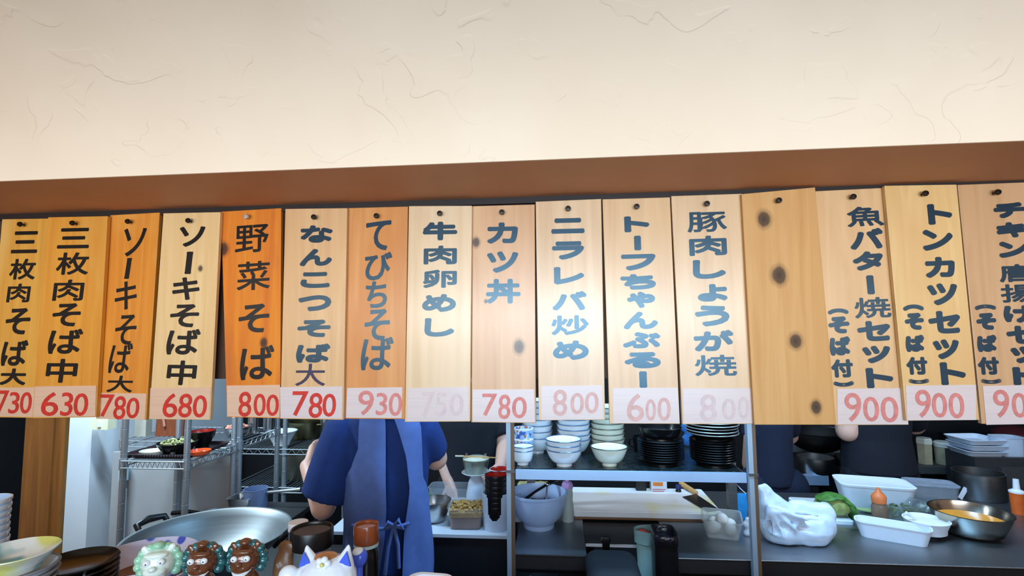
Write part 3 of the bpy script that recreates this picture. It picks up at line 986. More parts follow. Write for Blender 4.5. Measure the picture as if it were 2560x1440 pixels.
b = on(1660, 1166, ZM)
b.y += 0.055
r = 57 * MPP(b)
pr = dish('black_plate', plate_prof(r, 0.020, r * 0.72), BLACK_CER, label='x', cat='plate')
stack(pr, b, 9, 0.0082, lambda k: nth(k) + ' black plate in the lower all-black stack', 'black plates in the low stack', 0.001)
t = dish('black_deep_dish', bowl_prof(r * 0.93, 0.045, r * 0.6, 0.006, 0.004, belly=0.4), BLACK_CER, label='deep black dish on top of the low black plate stack', cat='dish')
t.location = b + Vector((0, 0, 9 * 0.0082 + 0.012))
b = on(1796, 1170, ZM)
b.y += 0.060
r2 = 62 * MPP(b)
pr = dish('black_plate', plate_prof(r2 * 0.90, 0.019, r2 * 0.68), BLACK_CER, label='x', cat='plate')
stack(pr, b, 9, 0.0085, lambda k: nth(k) + ' plain black plate under the pale-rimmed plates', 'black plates under the pale-rimmed plates', 0.001)
pr = dish('pale_rimmed_black_plate', plate_prof(r2, 0.022, r2 * 0.68), BLACK_CER, SILVER_RIM, label='x', cat='plate')
stack(pr, (b[0], b[1], b[2] + 9 * 0.0085 + 0.014), 7, 0.0105, lambda k: nth(k) + ' black plate with a worn pale rim by the right post', 'pale-rimmed black plates', 0.0025)
# -- black mug between bowls and plates
b = on(1602, 1128, ZM)
t = thing('black_mug', 'small black mug behind the black plates, left of them', 'mug', b)
obj('body', MB().lathe([(0, 0.004), (0.022, 0.004), (0.023, 0), (0.027, 0.002), (0.030, 0.05), (0.030, 0.06), (0.0275, 0.06), (0.0265, 0.01), (0, 0.008)], 28), BLACK_CER, t)
obj('handle', MB().tube([(-0.029, 0, 0.05), (-0.043, 0, 0.047), (-0.045, 0, 0.025), (-0.030, 0, 0.016)], 0.004, 8), BLACK_CER, t)
# -- blue clear plastic box with a cream label, and a plastic sheet
b = on(1640, 1112, ZM)
t = thing('storage_box', 'clear bluish plastic box with a blank cream label behind the black plates', 'box', (b.x, 2.245, ZM))
bl = mat('bluish_clear_plastic', (120, 160, 205), 0.25, trans=0.4, alpha=0.7, var=0.05, ior=1.2)
obj('body', MB().rrect([(0.055, 0.04, 0.012, 0), (0.064, 0.047, 0.014, 0.11), (0.062, 0.045, 0.014, 0.11), (0.053, 0.038, 0.012, 0.003)]), bl, t)
obj('lid', MB().rrect([(0.066, 0.049, 0.015, 0.1105), (0.066, 0.049, 0.015, 0.122), (0.05, 0.035, 0.015, 0.124)]), bl, t)
obj('label', MB().box((-0.018, -0.0475, 0.048), (0.018, -0.0465, 0.072)), mat('cream_label', (225, 228, 205), 0.6, var=0.03), t, 'cream label', 0)
mb = MB()
rnd = random.Random(3)
for cx_, cz_, rr_ in ((0, 0.03, 0.03), (0.012, 0.055, 0.028), (-0.008, 0.08, 0.024), (0.01, 0.10, 0.02)):
    mb.ell((cx_, 0, cz_), (rr_, rr_ * 0.5, rr_ * 0.9), (0, rnd.uniform(-.5, .5), 0), 12)
bb = P(1722, 1085, 2.26)
o = blob('plastic_wrap_bundle', mb, mat('blue_plastic_film', (90, 150, 215), 0.12, trans=0.35, alpha=0.75, var=0.2, ior=1.2, bump=0.6), 0.006, 2)
tag(o, 'crumpled blue plastic wrap between the plate stacks and the storage box', 'plastic wrap')
o.location = (bb.x, 2.27, ZM - 0.001)

# ================================================================== on the middle counter
# -- big mixing bowl with salad and tongs
b = on(1346, 1327, ZC)
b.y += 0.05
r = 70 * MPP(b)
t = thing('mixing_bowl', 'big white mixing bowl with greens on the middle counter', 'bowl', b)
obj('body', MB().lathe([(0, 0.012), (r * .42, 0.012), (r * .44, 0), (r * .54, 0), (r * .55, 0.016), (r * .80, 0.045), (r * .93, 0.085), (r * .99, 0.125), (r * 1.03, 0.128), (r * 1.04, 0.136), (r * 0.98, 0.138), (r * .94, 0.12), (r * .86, 0.08), (r * .7, 0.045), (r * .45, 0.022), (0, 0.02)], 56), mat('blue_white_melamine', (176, 204, 246), 0.35, var=0.02), t)
mb = MB()
rnd = random.Random(5)
for k in range(70):
    a, q = rnd.uniform(0, 6.28), r * 0.72 * math.sqrt(rnd.random())
    mb.ell((q * math.cos(a), q * math.sin(a), 0.072 + rnd.uniform(0, 0.012)), (rnd.uniform(.006, .016), 0.006, 0.003), (rnd.uniform(-1, 1), rnd.uniform(-1, 1), rnd.uniform(0, 3)), 8)
obj('greens', mb, mat('salad_green', (96, 118, 62), 0.5, var=0.5, nscale=90), t, 'dressed greens', 40)
t = thing('serving_tongs', 'black and steel tongs leaning in the big white mixing bowl', 'tongs', b)
p0, p1 = P(1304, 1255, b.y - 0.02) - b, P(1368, 1211, b.y + 0.05) - b
p2 = P(1364, 1268, b.y + 0.02) - b
obj('arm', MB().tube([p0, p0.lerp(p1, 0.5) + Vector((0, 0, 0.004)), p1], [0.007, 0.0055, 0.006], 8), BLACK_PL, t, 'black arm')
obj('arm', MB().tube([p2, p2.lerp(p1, 0.5), p1 + Vector((0, 0.004, 0))], [0.005, 0.004, 0.004], 8), STEEL, t, 'steel arm')
obj('gripper', MB().ell(p0 + Vector((-0.004, 0, -0.003)), (0.02, 0.006, 0.009), (0, R(35), 0)), BLACK_PL, t, 'black gripping end')
obj('hinge', MB().ell(p1, (0.011, 0.008, 0.008)), STEEL, t)
p3 = P(1394, 1196, b.y + 0.10) - b
obj('handle', MB().tube([p1, p3], [0.008, 0.012], 8), BLACK_PL, t, 'black handle end')
# -- squeeze bottle
b = on(1420, 1305, ZC)
b.y += 0.015
t = thing('squeeze_bottle', 'translucent squeeze bottle with a purple nozzle cap', 'bottle', b)
s_ = MPP(b)
obj('body', MB().lathe([(0, 0), (14.5 * s_, 0), (15 * s_, 3 * s_), (14.5 * s_, 38 * s_), (12.5 * s_, 52 * s_), (13.5 * s_, 66 * s_), (12 * s_, 80 * s_), (0, 80 * s_)], 28), mat('milky_bottle', (190, 205, 205), 0.35, trans=0.2, var=0.04), t)
obj('cap', MB().lathe([(0, 79 * s_), (14 * s_, 79.5 * s_), (14.5 * s_, 88 * s_), (11 * s_, 95 * s_), (5 * s_, 97 * s_), (3.4 * s_, 112 * s_), (2.4 * s_, 116 * s_), (0, 116.5 * s_)], 28), mat('lilac_plastic', (186, 152, 214), 0.4, var=0.03), t, 'purple cap')
# -- cutting board (thick white) over the recess, resting on both cabinets
zb = ZC + 0.004
pts = [on(1432, 1290, zb), on(1770, 1303, zb), on(1815, 1232, zb + 0.03), on(1425, 1214, zb + 0.03)]
zt = zb + 0.030
pts = [on(1427, 1271, zt), on(1768, 1284, zt), on(1772, 1231, zt), on(1432, 1217, zt)]
yb0 = min(pts[0].y, pts[1].y)
yb1 = max(pts[2].y, pts[3].y)
xl_, xr_ = (pts[0].x + pts[3].x) / 2, X(1800, 1270, yb0 + 0.05)
t = thing('cutting_board', 'long thick white cutting board with yellow stains under the dish shelf', 'cutting board', ((xl_ + xr_) / 2, (yb0 + yb1) / 2, zb))
hx, hy = (xr_ - xl_) / 2, (yb1 - yb0) / 2
bm_ = mat('white_board_plastic', (228, 232, 238), 0.45, var=0.03, nscale=5)
nt = bm_.node_tree
n = nt.nodes.new('ShaderNodeTexNoise')
n.inputs['Scale'].default_value = 5.5
mr = nt.nodes.new('ShaderNodeMapRange')
mr.inputs['From Min'].default_value = 0.56
mr.inputs['From Max'].default_value = 0.78
mxx = nt.nodes.new('ShaderNodeMixRGB')
mxx.inputs['Color2'].default_value = lin((226, 220, 150)) + (1,)
bs = nt.nodes['Principled BSDF']
src = bs.inputs['Base Color'].links[0].from_socket
tc = [q for q in nt.nodes if q.type == 'TEX_COORD'][0]
nt.links.new(tc.outputs['Object'], n.inputs['Vector'])
nt.links.new(n.outputs['Fac'], mr.inputs['Value'])
nt.links.new(mr.outputs[0], mxx.inputs['Fac'])
nt.links.new(src, mxx.inputs['Color1'])
nt.links.new(mxx.outputs[0], bs.inputs['Base Color'])
obj('slab', MB().rrect([(hx - .003, hy - .003, 0.01, 0.0051), (hx, hy, 0.012, 0.008), (hx, hy, 0.012, 0.027), (hx - .003, hy - .003, 0.01, 0.030)]), bm_, t)
obj('wooden_base', MB().box((-hx, -hy + 0.004, -0.004), (hx, hy - 0.004, 0.005)), mat('wet_brown_wood', (120, 84, 56), 0.6, var=0.15, nscale=8, stretch=(1, 20, 20)), t, 'brown wooden base', 0)
# -- kitchen knife on it
kz = zt + 0.0012
h0, h1 = on(1703, 1216, kz), on(1738, 1236, kz)
e0, e1 = on(1708, 1238, kz), on(1800, 1275, kz)
t = thing('kitchen_knife', 'broad kitchen knife with a pale wooden handle on the long cutting board', 'knife', h1)
q = [on(1740, 1236, kz), on(1800, 1276, kz), on(1768, 1280, kz), on(1706, 1243, kz)]
q = [p - h1 for p in q]
e = Vector((0, 0, 0.0022))
obj('blade', MB().hexa([q[0], q[3], q[2], q[1], q[0] + e, q[3] + e, q[2] + e, q[1] + e]), steel('dark_blade', 105, 0.35), t, 'grey steel blade', 0)
hd = h0 - h1
obj('handle', MB().capsule(hd * 0.98 + Vector((0, 0, 0.012)), hd * 0.0 + Vector((0.002, 0, 0.008)), 0.013, 0.011, 12), WOODH, t, 'wooden handle')
# -- carton, spice box, blue capped bottle behind the board on the counter
ZK = ZC
yb1 = min(yb1, 2.50)
yk = min(yb1 + 0.03, 2.56)
c = P(1648, 1218, yk)
t = thing('printed_carton', 'small white carton with orange and red print behind the cutting board', 'carton', (c.x, yk, ZK))
cw = 19 * MPP(c)
obj('body', MB().box((-cw, 0, 0), (cw, 0.05, P(1648, 1202, yk).z - ZK)), mat('white_carton', (208, 210, 214), 0.5, var=0.04), t, None, 0)
mb = MB()
hh = P(1648, 1202, yk).z - ZK
mb.box((-cw * 0.8, -0.0008, hh * 0.72), (cw * 0.5, -0.0002, hh * 0.92))
obj('orange_print', mb, mat('orange_print', (210, 120, 50), 0.5), t, 'orange printed band', 0)
mb = MB()
for k in range(3):
    mb.box((-cw * 0.9, -0.0008, hh * (0.52 - k * 0.10)), (cw * (0.8 - 0.2 * k), -0.0002, hh * (0.555 - k * 0.10)))
obj('red_print', mb, mat('red_print', (190, 70, 60), 0.5), t, 'red printed lines', 0)
c = P(1608, 1218, yk + 0.02)
solo('dark_tin', MB().rrect([(0.024, 0.02, 0.006, 0), (0.024, 0.02, 0.006, hh * 1.1), (0.02, 0.016, 0.006, hh * 1.12)]), BLACK_PL, 'dark square tin left of the printed carton', 'tin', (c.x - .01, yk + 0.03, ZC - .007))
c = P(1697, 1222, yk)
t = thing('seasoning_bottle', 'small bottle with a dark blue cap beside the knife handle', 'bottle', (c.x, yk + 0.01, ZK))
hb = P(1697, 1224, yk).z - ZK
obj('body', MB().lathe([(0, 0), (0.013, 0), (0.0135, 0.004), (0.0135, hb - 0.008), (0.010, hb), (0, hb)], 20), mat('dark_glass', (30, 32, 36), 0.1, var=0.05), t)
obj('cap', MB().lathe([(0, hb), (0.0125, hb + .0002), (0.0125, hb + 0.017), (0.011, hb + 0.019), (0, hb + 0.019)], 20), mat('navy_cap', (28, 44, 96), 0.4), t, 'dark blue cap')
# -- noodles bag and grey jar behind the mixing bowl
c = P(1335, 1222, 2.42)
mb = MB()
for k in range(5):
    mb.ell((-0.05 + 0.025 * k, 0, 0.045), (0.028, 0.03, 0.045), (0, 0.2 * (k - 2), 0), 14)
o = blob('noodle_bag', mb, mat('bagged_pale_noodles', (186, 184, 128), 0.25, coat=0.4, var=0.22, nscale=55, bump=0.6, stretch=(1, 1, 4)), 0.007, 4)
tag(o, 'clear bag of pale yellow noodles behind the mixing bowl', 'bag')
o.location = (c.x, 2.44, ZC - 0.001)
o.scale = (1, 1, 1.15)
c = P(1293, 1222, 2.22)
solo('grey_jar', MB().lathe([(0, 0), (0.020, 0), (0.022, 0.004), (0.022, 0.085), (0.017, 0.095), (0.017, 0.108), (0, 0.108)], 24), FROST_PL, 'slim grey-blue jar beside the noodle bag, behind the left post', 'jar', (c.x, 2.22, ZC))
# -- egg box
bz = ZC
c = on(1822, 1350, bz)
t = thing('egg_container', 'cloudy plastic tub of eggs beside the right post', 'container', (c.x - 0.005, c.y + 0.062, bz), R(-14))
hx, hy = 0.070, 0.078
obj('tub', MB().rrect([(hx * .80, hy * .82, 0.016, 0.0), (hx, hy, 0.02, 0.062), (hx + .004, hy + .004, 0.022, 0.064), (hx + .004, hy + .004, 0.022, 0.067), (hx - .002, hy - .002, 0.019, 0.066), (hx * .79, hy * .8, 0.015, 0.003)]), mat('cloudy_tub', (205, 208, 206), 0.35, trans=0.15, alpha=0.42, var=0.05, ior=1.15), t)
EGG = mat('white_eggshell', (236, 232, 226), 0.5, var=0.02)
epos = [(-0.028, 0.036, 0.004), (0.028, 0.036, 0.004), (-0.027, -0.018, 0.004), (0.029, -0.018, 0.004), (0.001, 0.008, 0.030)]
elab = ['egg at the rear left inside the plastic tub', 'egg at the rear right inside the plastic tub', 'egg at the front left inside the plastic tub', 'egg at the front right inside the plastic tub', 'egg lying on top of the others in the plastic tub']
rm = Matrix.Rotation(R(-14), 4, 'Z')
egg = None
for k, (ex, ey, ez) in enumerate(epos):
    lw = Vector((c.x - 0.005, c.y + 0.062, bz)) + rm @ Vector((ex, ey, 0.024 + ez))
    if egg is None:
        prof = []
        for q in range(17):
            a = math.pi * q / 16
            prof.append((0.0205 * math.sin(a) * (1 + 0.12 * math.cos(a)), -0.026 * math.cos(a)))
        egg = solo('egg', MB().lathe(prof, 24, Matrix.Rotation(R(78), 4, 'X')), EGG, elab[k], 'egg', lw, 0, 'eggs in the tub')
    else:
        eo = egg.copy()
        COL.objects.link(eo)
        eo.location = lw
        eo.rotation_euler = (0, 0, k * 0.9)
        eo['label'] = elab[k]
# -- blue packet hung beside the right post + white roll
c = P(1853, 1262, 2.30)
t = thing('blue_packet', 'bright blue paper packet standing left of the right post', 'packet', (c.x, 2.30, ZC))
zt_ = P(1853, 1234, 2.30).z - ZC
zb_ = 0.0
obj('paper', MB().rrect([(0.019, 0.007, 0.005, zb_), (0.024, 0.012, 0.006, (zt_ + zb_) / 2), (0.022, 0.004, 0.003, zt_)]), mat('bright_blue_paper', (40, 150, 215), 0.6, var=0.1, nscale=50), t)
obj('tie', MB().tube([(-0.018, 0, zt_ - .001), (-0.016, 0, zt_ + 0.04), (0.0, 0, zt_ + 0.02), (0.022, 0, zt_ - .001)], 0.0018, 6), mat('white_string', (220, 222, 226), 0.7), t, 'white string loop')
c = P(1872, 1262, 2.10)
mb = MB()
for k in range(4):
    mb.ell((0.008 * (k % 2), 0, 0.012 + 0.014 * k), (0.02, 0.016, 0.013), (0, 0.3 * (k - 1), 0), 12)
o = blob('paper_towel_wad', mb, WHITE_PL, 0.005, 2)
tag(o, 'crumpled white paper behind the right post', 'paper')
o.location = (c.x, 2.12, ZC - 0.001)

# ================================================================== things on the left counter
def tub(name, label, cat, loc, hx, hy, h, m, rz=0.0, taper=0.86, corner=0.02, lid=None, lidname='lid', contents=None, cz=0.7, lip=0.003):
    t = thing(name, label, cat, loc, rz)
    obj('tub', MB().rrect([(hx * taper, hy * taper, corner * .8, 0), (hx, hy, corner, h - .004), (hx + lip, hy + lip, corner + lip, h - .003), (hx + lip, hy + lip, corner + lip, h), (hx - .002, hy - .002, corner, h - .001), (hx * taper - .002, hy * taper - .002, corner * .75, .003)]), m, t)
    if lid:
        obj(lidname, MB().rrect([(hx + lip + .001, hy + lip + .001, corner + lip, h + .0005), (hx + lip + .002, hy + lip + .002, corner + lip, h + .006), (hx + lip - .006, hy + lip - .006, corner, h + .008), (hx - .010, hy - .010, corner * .8, h + .006)]), lid, t)
    if contents:
        k = taper + (1 - taper) * cz
        obj('contents', MB().rrect([(hx * taper - .003, hy * taper - .003, corner * .7, .0035), (hx * k - .003, hy * k - .003, corner * .8, h * cz), (hx * k * .7, hy * k * .7, corner * .7, h * cz + .008)]), contents, t, None)
    return t


def sbowl(name, label, loc, r, h, m=None, fill=None, fz=0.6, fname='contents', foot=0.5):
    t = thing(name, label, 'bowl', loc)
    obj('body', MB().lathe([(0, 0.001), (r * foot, 0), (r * (foot + .22), h * .16), (r * .86, h * .45), (r * .97, h * .8), (r, h * .97), (r * 1.035, h * .985), (r * 1.035, h), (r * .985, h), (r * .95, h * .8), (r * .84, h * .46), (r * (foot + .2), h * .19), (r * foot * .9, .004), (0, .004)], 48), m or STEEL, t)
    if fill:
        kk = .84 + .12 * (fz - .46) / .34
        obj(fname, MB().lathe([(0, h * fz * .9), (r * kk * .97, h * fz * .96), (r * kk * .98, h * fz), (r * .5, h * fz + .003), (0, h * fz + .004)], 40), fill, t)
    return t


def cylpot(name, label, loc, r, h, m, lid=False, handles=0, hm=None, t_=0.003, cat='pot'):
    t = thing(name, label, cat, loc)
    obj('body', MB().lathe([(0, 0), (r * .96, 0), (r, r * .06), (r, h * .97), (r * 1.03, h * .985), (r * 1.03, h), (r - t_, h), (r - t_, r * .08), (0, t_)], 48), m, t)
    if lid:
        obj('lid', MB().lathe([(0, h + .001), (r * 1.02, h + .001), (r * 1.02, h + .006), (r * .8, h + .02), (r * .2, h + .03), (r * .1, h + .045), (r * .16, h + .055), (0, h + .06)], 40), m, t)
    if handles:
        for a in ((0, math.pi) if handles == 2 else (0,)):
            ca, sa = math.cos(a), math.sin(a)
            if handles == 2:
                pts = [(r * ca - .03 * sa, r * sa + .03 * ca, h * .8), ((r + .03) * ca - .03 * sa, (r + .03) * sa + .03 * ca, h * .82), ((r + .03) * ca + .03 * sa, (r + .03) * sa - .03 * ca, h * .82), (r * ca + .03 * sa, r * sa - .03 * ca, h * .8)]
                obj('handle', MB().tube(pts, .005, 8), hm or m, t)
            else:
                obj('handle', MB().tube([(r, 0, h * .8), (r + .05, 0, h * .86), (r + .16, 0, h * 1.0)], [.007, .007, .009], 8), hm or m, t)
    return t


ZW = zl
c = on(1078, 1314, ZW)
c.y += .05
sbowl('steel_bowl', 'steel bowl half hidden by the blue apron on the left counter', c, 41 * MPP(c), .085, STEEL, None)
c2 = c + Vector((0.0, 0.0, 0))
mb = MB()
rnd = random.Random(9)
cg = P(1072, 1240, c.y + .12)
for k in range(14):
    mb.ell((rnd.uniform(-.028, .028), rnd.uniform(-.012, .012), rnd.uniform(.01, .085)), (.02, .012, .014), (rnd.uniform(-1, 1), rnd.uniform(-1, 1), 0), 8)
o = blob('green_vegetable', mb, GREEN, .005, 2)
tag(o, 'bright green leafy vegetable behind the half-hidden steel bowl', 'vegetable')
o.location = (cg.x, c.y + .115, ZW + .004)
cb = P(1135, 1260, 2.36)
tub('clear_container', 'large clear plastic container behind the brown food tub', 'container', (cb.x, 2.37, ZW), 62 * MPP(cb), .05, .085, CLEAR_PL, corner=.02)
c = on(1158, 1330, ZW)
c.y += .085
MISO = mat('tan_chopped_topping', (176, 136, 76), 0.7, var=0.45, nscale=70, bump=1.0)
BROTH = mat('brown_marinade', (112, 68, 36), 0.35, var=0.2, nscale=14)
hx = 44 * MPP(c)
t = tub('food_tub', 'clear tub of tan chopped food in brown marinade on the left counter', 'container', c, hx, .075, .082, mat('very_clear_plastic', (215, 220, 225), .15, alpha=.10, spec=.3), R(4), .86, .022, None, contents=BROTH, cz=.52)
mb = MB()
mb.rrect([(hx * .925, .075 * .925, .02, .047), (hx * .96, .075 * .96, .021, .066)])
obj('clear_layer', mb, mat('tan_food_layer', (158, 124, 70), 0.6, var=0.3, nscale=60), t)
mb = MB()
for k in range(150):
    a = rnd.uniform(-.92, .92)
    b_ = rnd.uniform(-.92, .92)
    mb.ell((hx * .92 * a, .07 * b_, .069 + .012 * (1 - max(abs(a), abs(b_))) + rnd.uniform(0, .004)), (rnd.uniform(.004, .010), .004, .003), (rnd.uniform(-.5, .5), rnd.uniform(-.5, .5), rnd.uniform(0, 3)), 7)
o = obj('chopped_topping', mb, MISO, t, 'tan chopped pieces')
o['kind'] = 'stuff'

# cup dispenser with notch
c = on(1236, 1333, ZW)
c.y += .052
s_ = MPP(c)
t = thing('cup_holder', 'frosted plastic holder with a U-shaped notch, full of black cups', 'holder', c)
r0 = 35 * s_
H0 = 88 * s_
mb = MB()
nA, nZ = 60, 26


def hold_pt(k, z, rr):
    a = 2 * math.pi * k / nA
    return (rr * math.cos(a) * (0.9 + .1 * z / H0), rr * .95 * math.sin(a) * (0.9 + .1 * z / H0), z)


grid = {}
for rr_i, rr in enumerate((r0, r0 - .0025)):
    for k in range(nA):
        for j in range(nZ + 1):
            grid[(rr_i, k, j)] = len(mb.v)
            mb.v.append(Vector(hold_pt(k, H0 * j / nZ, rr)))
solid = set()
for k in range(nA):
    for j in range(nZ):
        a = 2 * math.pi * (k + .5) / nA
        dx = r0 * math.cos(a)
        front = math.sin(a) < 0
        zc = H0 * (j + .5) / nZ
        w = 16 * s_
        zb_ = 27 * s_ + 16 * s_
        cut = front and ((zc > zb_ and abs(dx) < w + (6 * s_ if zc > H0 * .93 else 0)) or (zc <= zb_ and (dx ** 2 + (zc - zb_) ** 2) < w ** 2))
        if not cut:
            solid.add((k, j))
for (k, j) in solid:
    k2 = (k + 1) % nA
    mb.f.append([grid[(0, k, j)], grid[(0, k2, j)], grid[(0, k2, j + 1)], grid[(0, k, j + 1)]])
    mb.f.append([grid[(1, k, j)], grid[(1, k, j + 1)], grid[(1, k2, j + 1)], grid[(1, k2, j)]])
    mb.mi += [0, 0]
    for (nb, e0, e1) in (((k, j + 1), (k, j + 1), (k2, j + 1)), ((k, j - 1), (k2, j), (k, j)), (((k + 1) % nA, j), (k2, j + 1), (k2, j)), (((k - 1) % nA, j), (k, j), (k, j + 1))):
        if nb not in solid:
            mb.f.append([grid[(0,) + e0], grid[(0,) + e1], grid[(1,) + e1], grid[(1,) + e0]])
            mb.mi.append(0)
obj('shell', mb, FROST_PL, t, None, 30)
obj('base', MB().lathe([(0, 0), (r0 * .89, 0), (r0 * .89, .003), (0, .003)], 40, sy=.95), FROST_PL, t)
rc = 28 * s_
pr = thing('lacquer_cup', 'x', 'cup')
obj('body', MB().lathe([(0, 0.003), (rc * .62, .003), (rc * .66, 0), (rc * .72, .001), (rc * .9, .05), (rc, .085), (rc - .0005, .0862), (rc - .0022, .0864), (rc - .0026, .0850), (rc * .875, .049), (rc * .675, .0045), (0, .0042)], 36), BLACK_LAC, pr)
obj('inside', MB().lathe([(rc - .0027, .0845), (rc - .0034, .0845), (rc * .855, .05), (rc * .655, .006), (.0005, .0055), (.0005, .0046), (rc * .68, .0048), (rc * .88, .048), (rc - .0024, .083)], 36), RED_LAC, pr, 'red inside')
nc = 7
stack(pr, (c.x, c.y, c.z + .0035), nc, (129 * s_ - .086) / (nc - 1), lambda k: nth(k) + ' black cup with a red inside in the frosted holder', 'black cups in the holder', .0006)
# second column of cups behind, ending in a wider red dish
c3 = P(1251, 1172, c.y + .105)
n3 = 8
stp = .0185
zz = c3.z - .012
stack(dup(pr, (0, 0, 0), 'x'), (c3.x, c3.y, ZW), n3, (zz - ZW - .088) / (n3 - 1), lambda k: nth(k) + ' black cup in the column behind the frosted holder', 'black cups behind the holder', .0006)
r4 = 27 * MPP(c3)
t = thing('red_lacquer_dish', 'shallow red lacquer dish on the column of black cups beside the left post', 'dish', (c3.x, c3.y, zz))
obj('body', MB().lathe([(0, 0), (r4 * .5, 0), (r4 * .9, .005), (r4, .012), (r4 * .98, .0125), (r4 * .85, .008), (r4 * .4, .004), (0, .004)], 36), RED_LAC, t)
obj('rim_line', MB().lathe([(r4 * 1.001, .0105), (r4 * 1.02, .0125), (r4 * 1.0, .0138), (r4 * .975, .0132), (r4 * .985, .0122)], 36), WHITE_PL, t, 'pale rim')
# jug, saucer, glass pot
cj = P(1190, 1210, 2.31)
zj = P(1190, 1186, 2.31).z - ZW
rj = 22 * MPP(cj)
solo('plastic_jug', MB().lathe([(0, 0), (rj * .95, 0), (rj * 1.12, zj * .1), (rj * 1.1, zj * .45), (rj * .85, zj * .8), (rj * .62, zj * .93), (rj * .62, zj), (0, zj)], 32), FROST_PL, 'frosted white jug under the saucer, left of the black cups', 'jug', (cj.x, 2.31, ZW))
rs_ = 36 * MPP(cj)
t = thing('white_saucer', 'white saucer on top of the frosted jug, under the glass pot', 'saucer', (cj.x, 2.31, ZW + zj + .0003))
obj('body', MB().lathe([(0, 0), (rs_ * .55, 0), (rs_ * .85, .004), (rs_, .011), (rs_ * .99, .0125), (rs_ * .8, .0065), (0, .003)], 40), WHITE_CER, t)
rp = 33 * MPP(cj)
zp = ZW + zj + .004
t = thing('glass_pot', 'small steel-bodied pot with a glass lid on the white saucer', 'pot', (cj.x, 2.31, zp))
hp = 36 * MPP(cj)
obj('body', MB().lathe([(0, 0), (rp * .72, 0), (rp * .8, .004), (rp * .98, hp * .9), (rp * 1.02, hp * .93), (rp * 1.02, hp), (rp * .95, hp), (rp * .76, .006), (0, .004)], 40), mat('olive_steel', (150, 154, 142), 0.25, 0.7, var=.08), t)
obj('lid', MB().lathe([(0, hp * 1.01), (rp * 1.0, hp * 1.01), (rp, hp * 1.05), (rp * .6, hp * 1.17), (0, hp * 1.2)], 40), mat('pale_lid', (205, 210, 190), 0.15, coat=.5, var=.08), t, 'glossy pale lid')
for sx in (-1, 1):
    obj('clip', MB().box((sx * rp * .72 - .004, -.004, hp * 1.08), (sx * rp * .72 + .004, .004, hp * 1.38)), STEEL, t, None, 0)
t = thing('wooden_spatula', 'wooden spatula laid across the lid of the glass pot', 'spatula', (cj.x, 2.31 - rp * .35, zp + hp * 1.19))
obj('handle', MB().tube([(-48 * MPP(cj), 0, .004), (54 * MPP(cj), 0, -.002)], [.0035, .0025], 8), WOODH, t)
obj('paddle', MB().rrect([(.018, .006, .004, 0), (.018, .006, .004, .004)], 4, Matrix.Translation((-40 * MPP(cj), 0, .002))), mat('pale_scraper', (214, 216, 192), .5), t, 'pale flat end')

# ================================================================== things on the right counter
# plastic bag
def bag_pt(px, py, Y=2.07):
    return P(px, py, Y)


o0 = bag_pt(1990, 1365)
o0.y = 2.075
o0.z = ZC
mb = MB()


def bp_(px, py, dy=0.0):
    p = P(px, py, o0.y + dy) - o0
    return p


for (px, py, rx, ry, rz_, dy) in ((1960, 1325, .085, .07, .055, 0), (2020, 1322, .09, .075, .058, .0), (2055, 1312, .05, .06, .055, .02), (1935, 1315, .05, .06, .06, 0), (2000, 1300, .09, .06, .05, .02), (2065, 1285, .032, .045, .04, .03)):
    mb.ell(bp_(px, py, dy), (rx, ry, rz_))
mb.capsule(bp_(1930, 1290), bp_(1903, 1222), .045, .016)
mb.capsule(bp_(1950, 1285), bp_(1912, 1216), .035, .012)
mb.capsule(bp_(1980, 1285), bp_(1925, 1240), .03, .02)
mb.capsule(bp_(2060, 1275, .02), bp_(1990, 1270, .02), .028, .03)
knot = bp_(1926, 1268, -.05)
rnd = random.Random(21)
for px, py, dy in ((1995, 1330, -.075), (2020, 1300, -.072), (1960, 1345, -.07), (2050, 1330, -.06), (1935, 1340, -.06), (2045, 1290, -.045), (1908, 1320, -.045)):
    q = bp_(px, py, dy)
    mb.capsule(knot, q, .012, .004, 8)
for k in range(10):
    q = bp_(rnd.uniform(1930, 2060), rnd.uniform(1300, 1350), -.06)
    q2 = q + Vector((rnd.uniform(-.04, .04), .01, rnd.uniform(-.03, .01)))
    mb.capsule(q, q2, .008, .003, 8)
mb2 = MB()
mb2.v, mb2.f, mb2.mi = [Vector((v.x, v.y, max(v.z, 0.0))) for v in mb.v], mb.f, mb.mi
BAGM = mat('thin_white_plastic_film', (216, 228, 244), 0.28, coat=.3, var=0.06, nscale=25, bump=0.5, sub=0.15)
o = blob('plastic_bag', mb2, BAGM, .005, 3, crumple=.0045, cscale=10)
tag(o, 'knotted white plastic carrier bag on the counter beside the right post', 'bag')
o.location = o0
# second cutting board with cabbage
zb2 = ZC
q0, q1, q2, q3 = on(2010, 1318, zb2 + .014), on(2168, 1303, zb2 + .014), on(2082, 1245, zb2 + .014), on(1960, 1243, zb2 + .014)
cx_, cy_ = (q0.x + q1.x + q2.x + q3.x) / 4, (q1.y + q2.y) / 2
t = thing('small_cutting_board', 'smaller white cutting board behind the plastic bag, holding cabbage', 'cutting board', (cx_, cy_, zb2 + .0002), R(-6))
hx_, hy_ = (q1.x - q3.x) / 2 * .8, abs(q2.y - q1.y) / 2
obj('slab', MB().rrect([(hx_, hy_, .015, 0), (hx_, hy_, .015, .012), (hx_ - .003, hy_ - .003, .012, .014)]), mat('white_board_small', (222, 228, 232), .45, var=.03), t)
c = on(2106, 1298, zb2 + .016)
c.y += .045
mb = MB()
mb.ell((0, 0, .042), (.062, .05, .042))
mb.ell((-.04, .01, .035), (.04, .045, .035))
t = thing('cabbage', 'cut cabbage with a dark green outer leaf on the smaller cutting board', 'vegetable', c)
m_ = blob('head', mb, CABBAGE, .006, 3, t)
mb = MB()
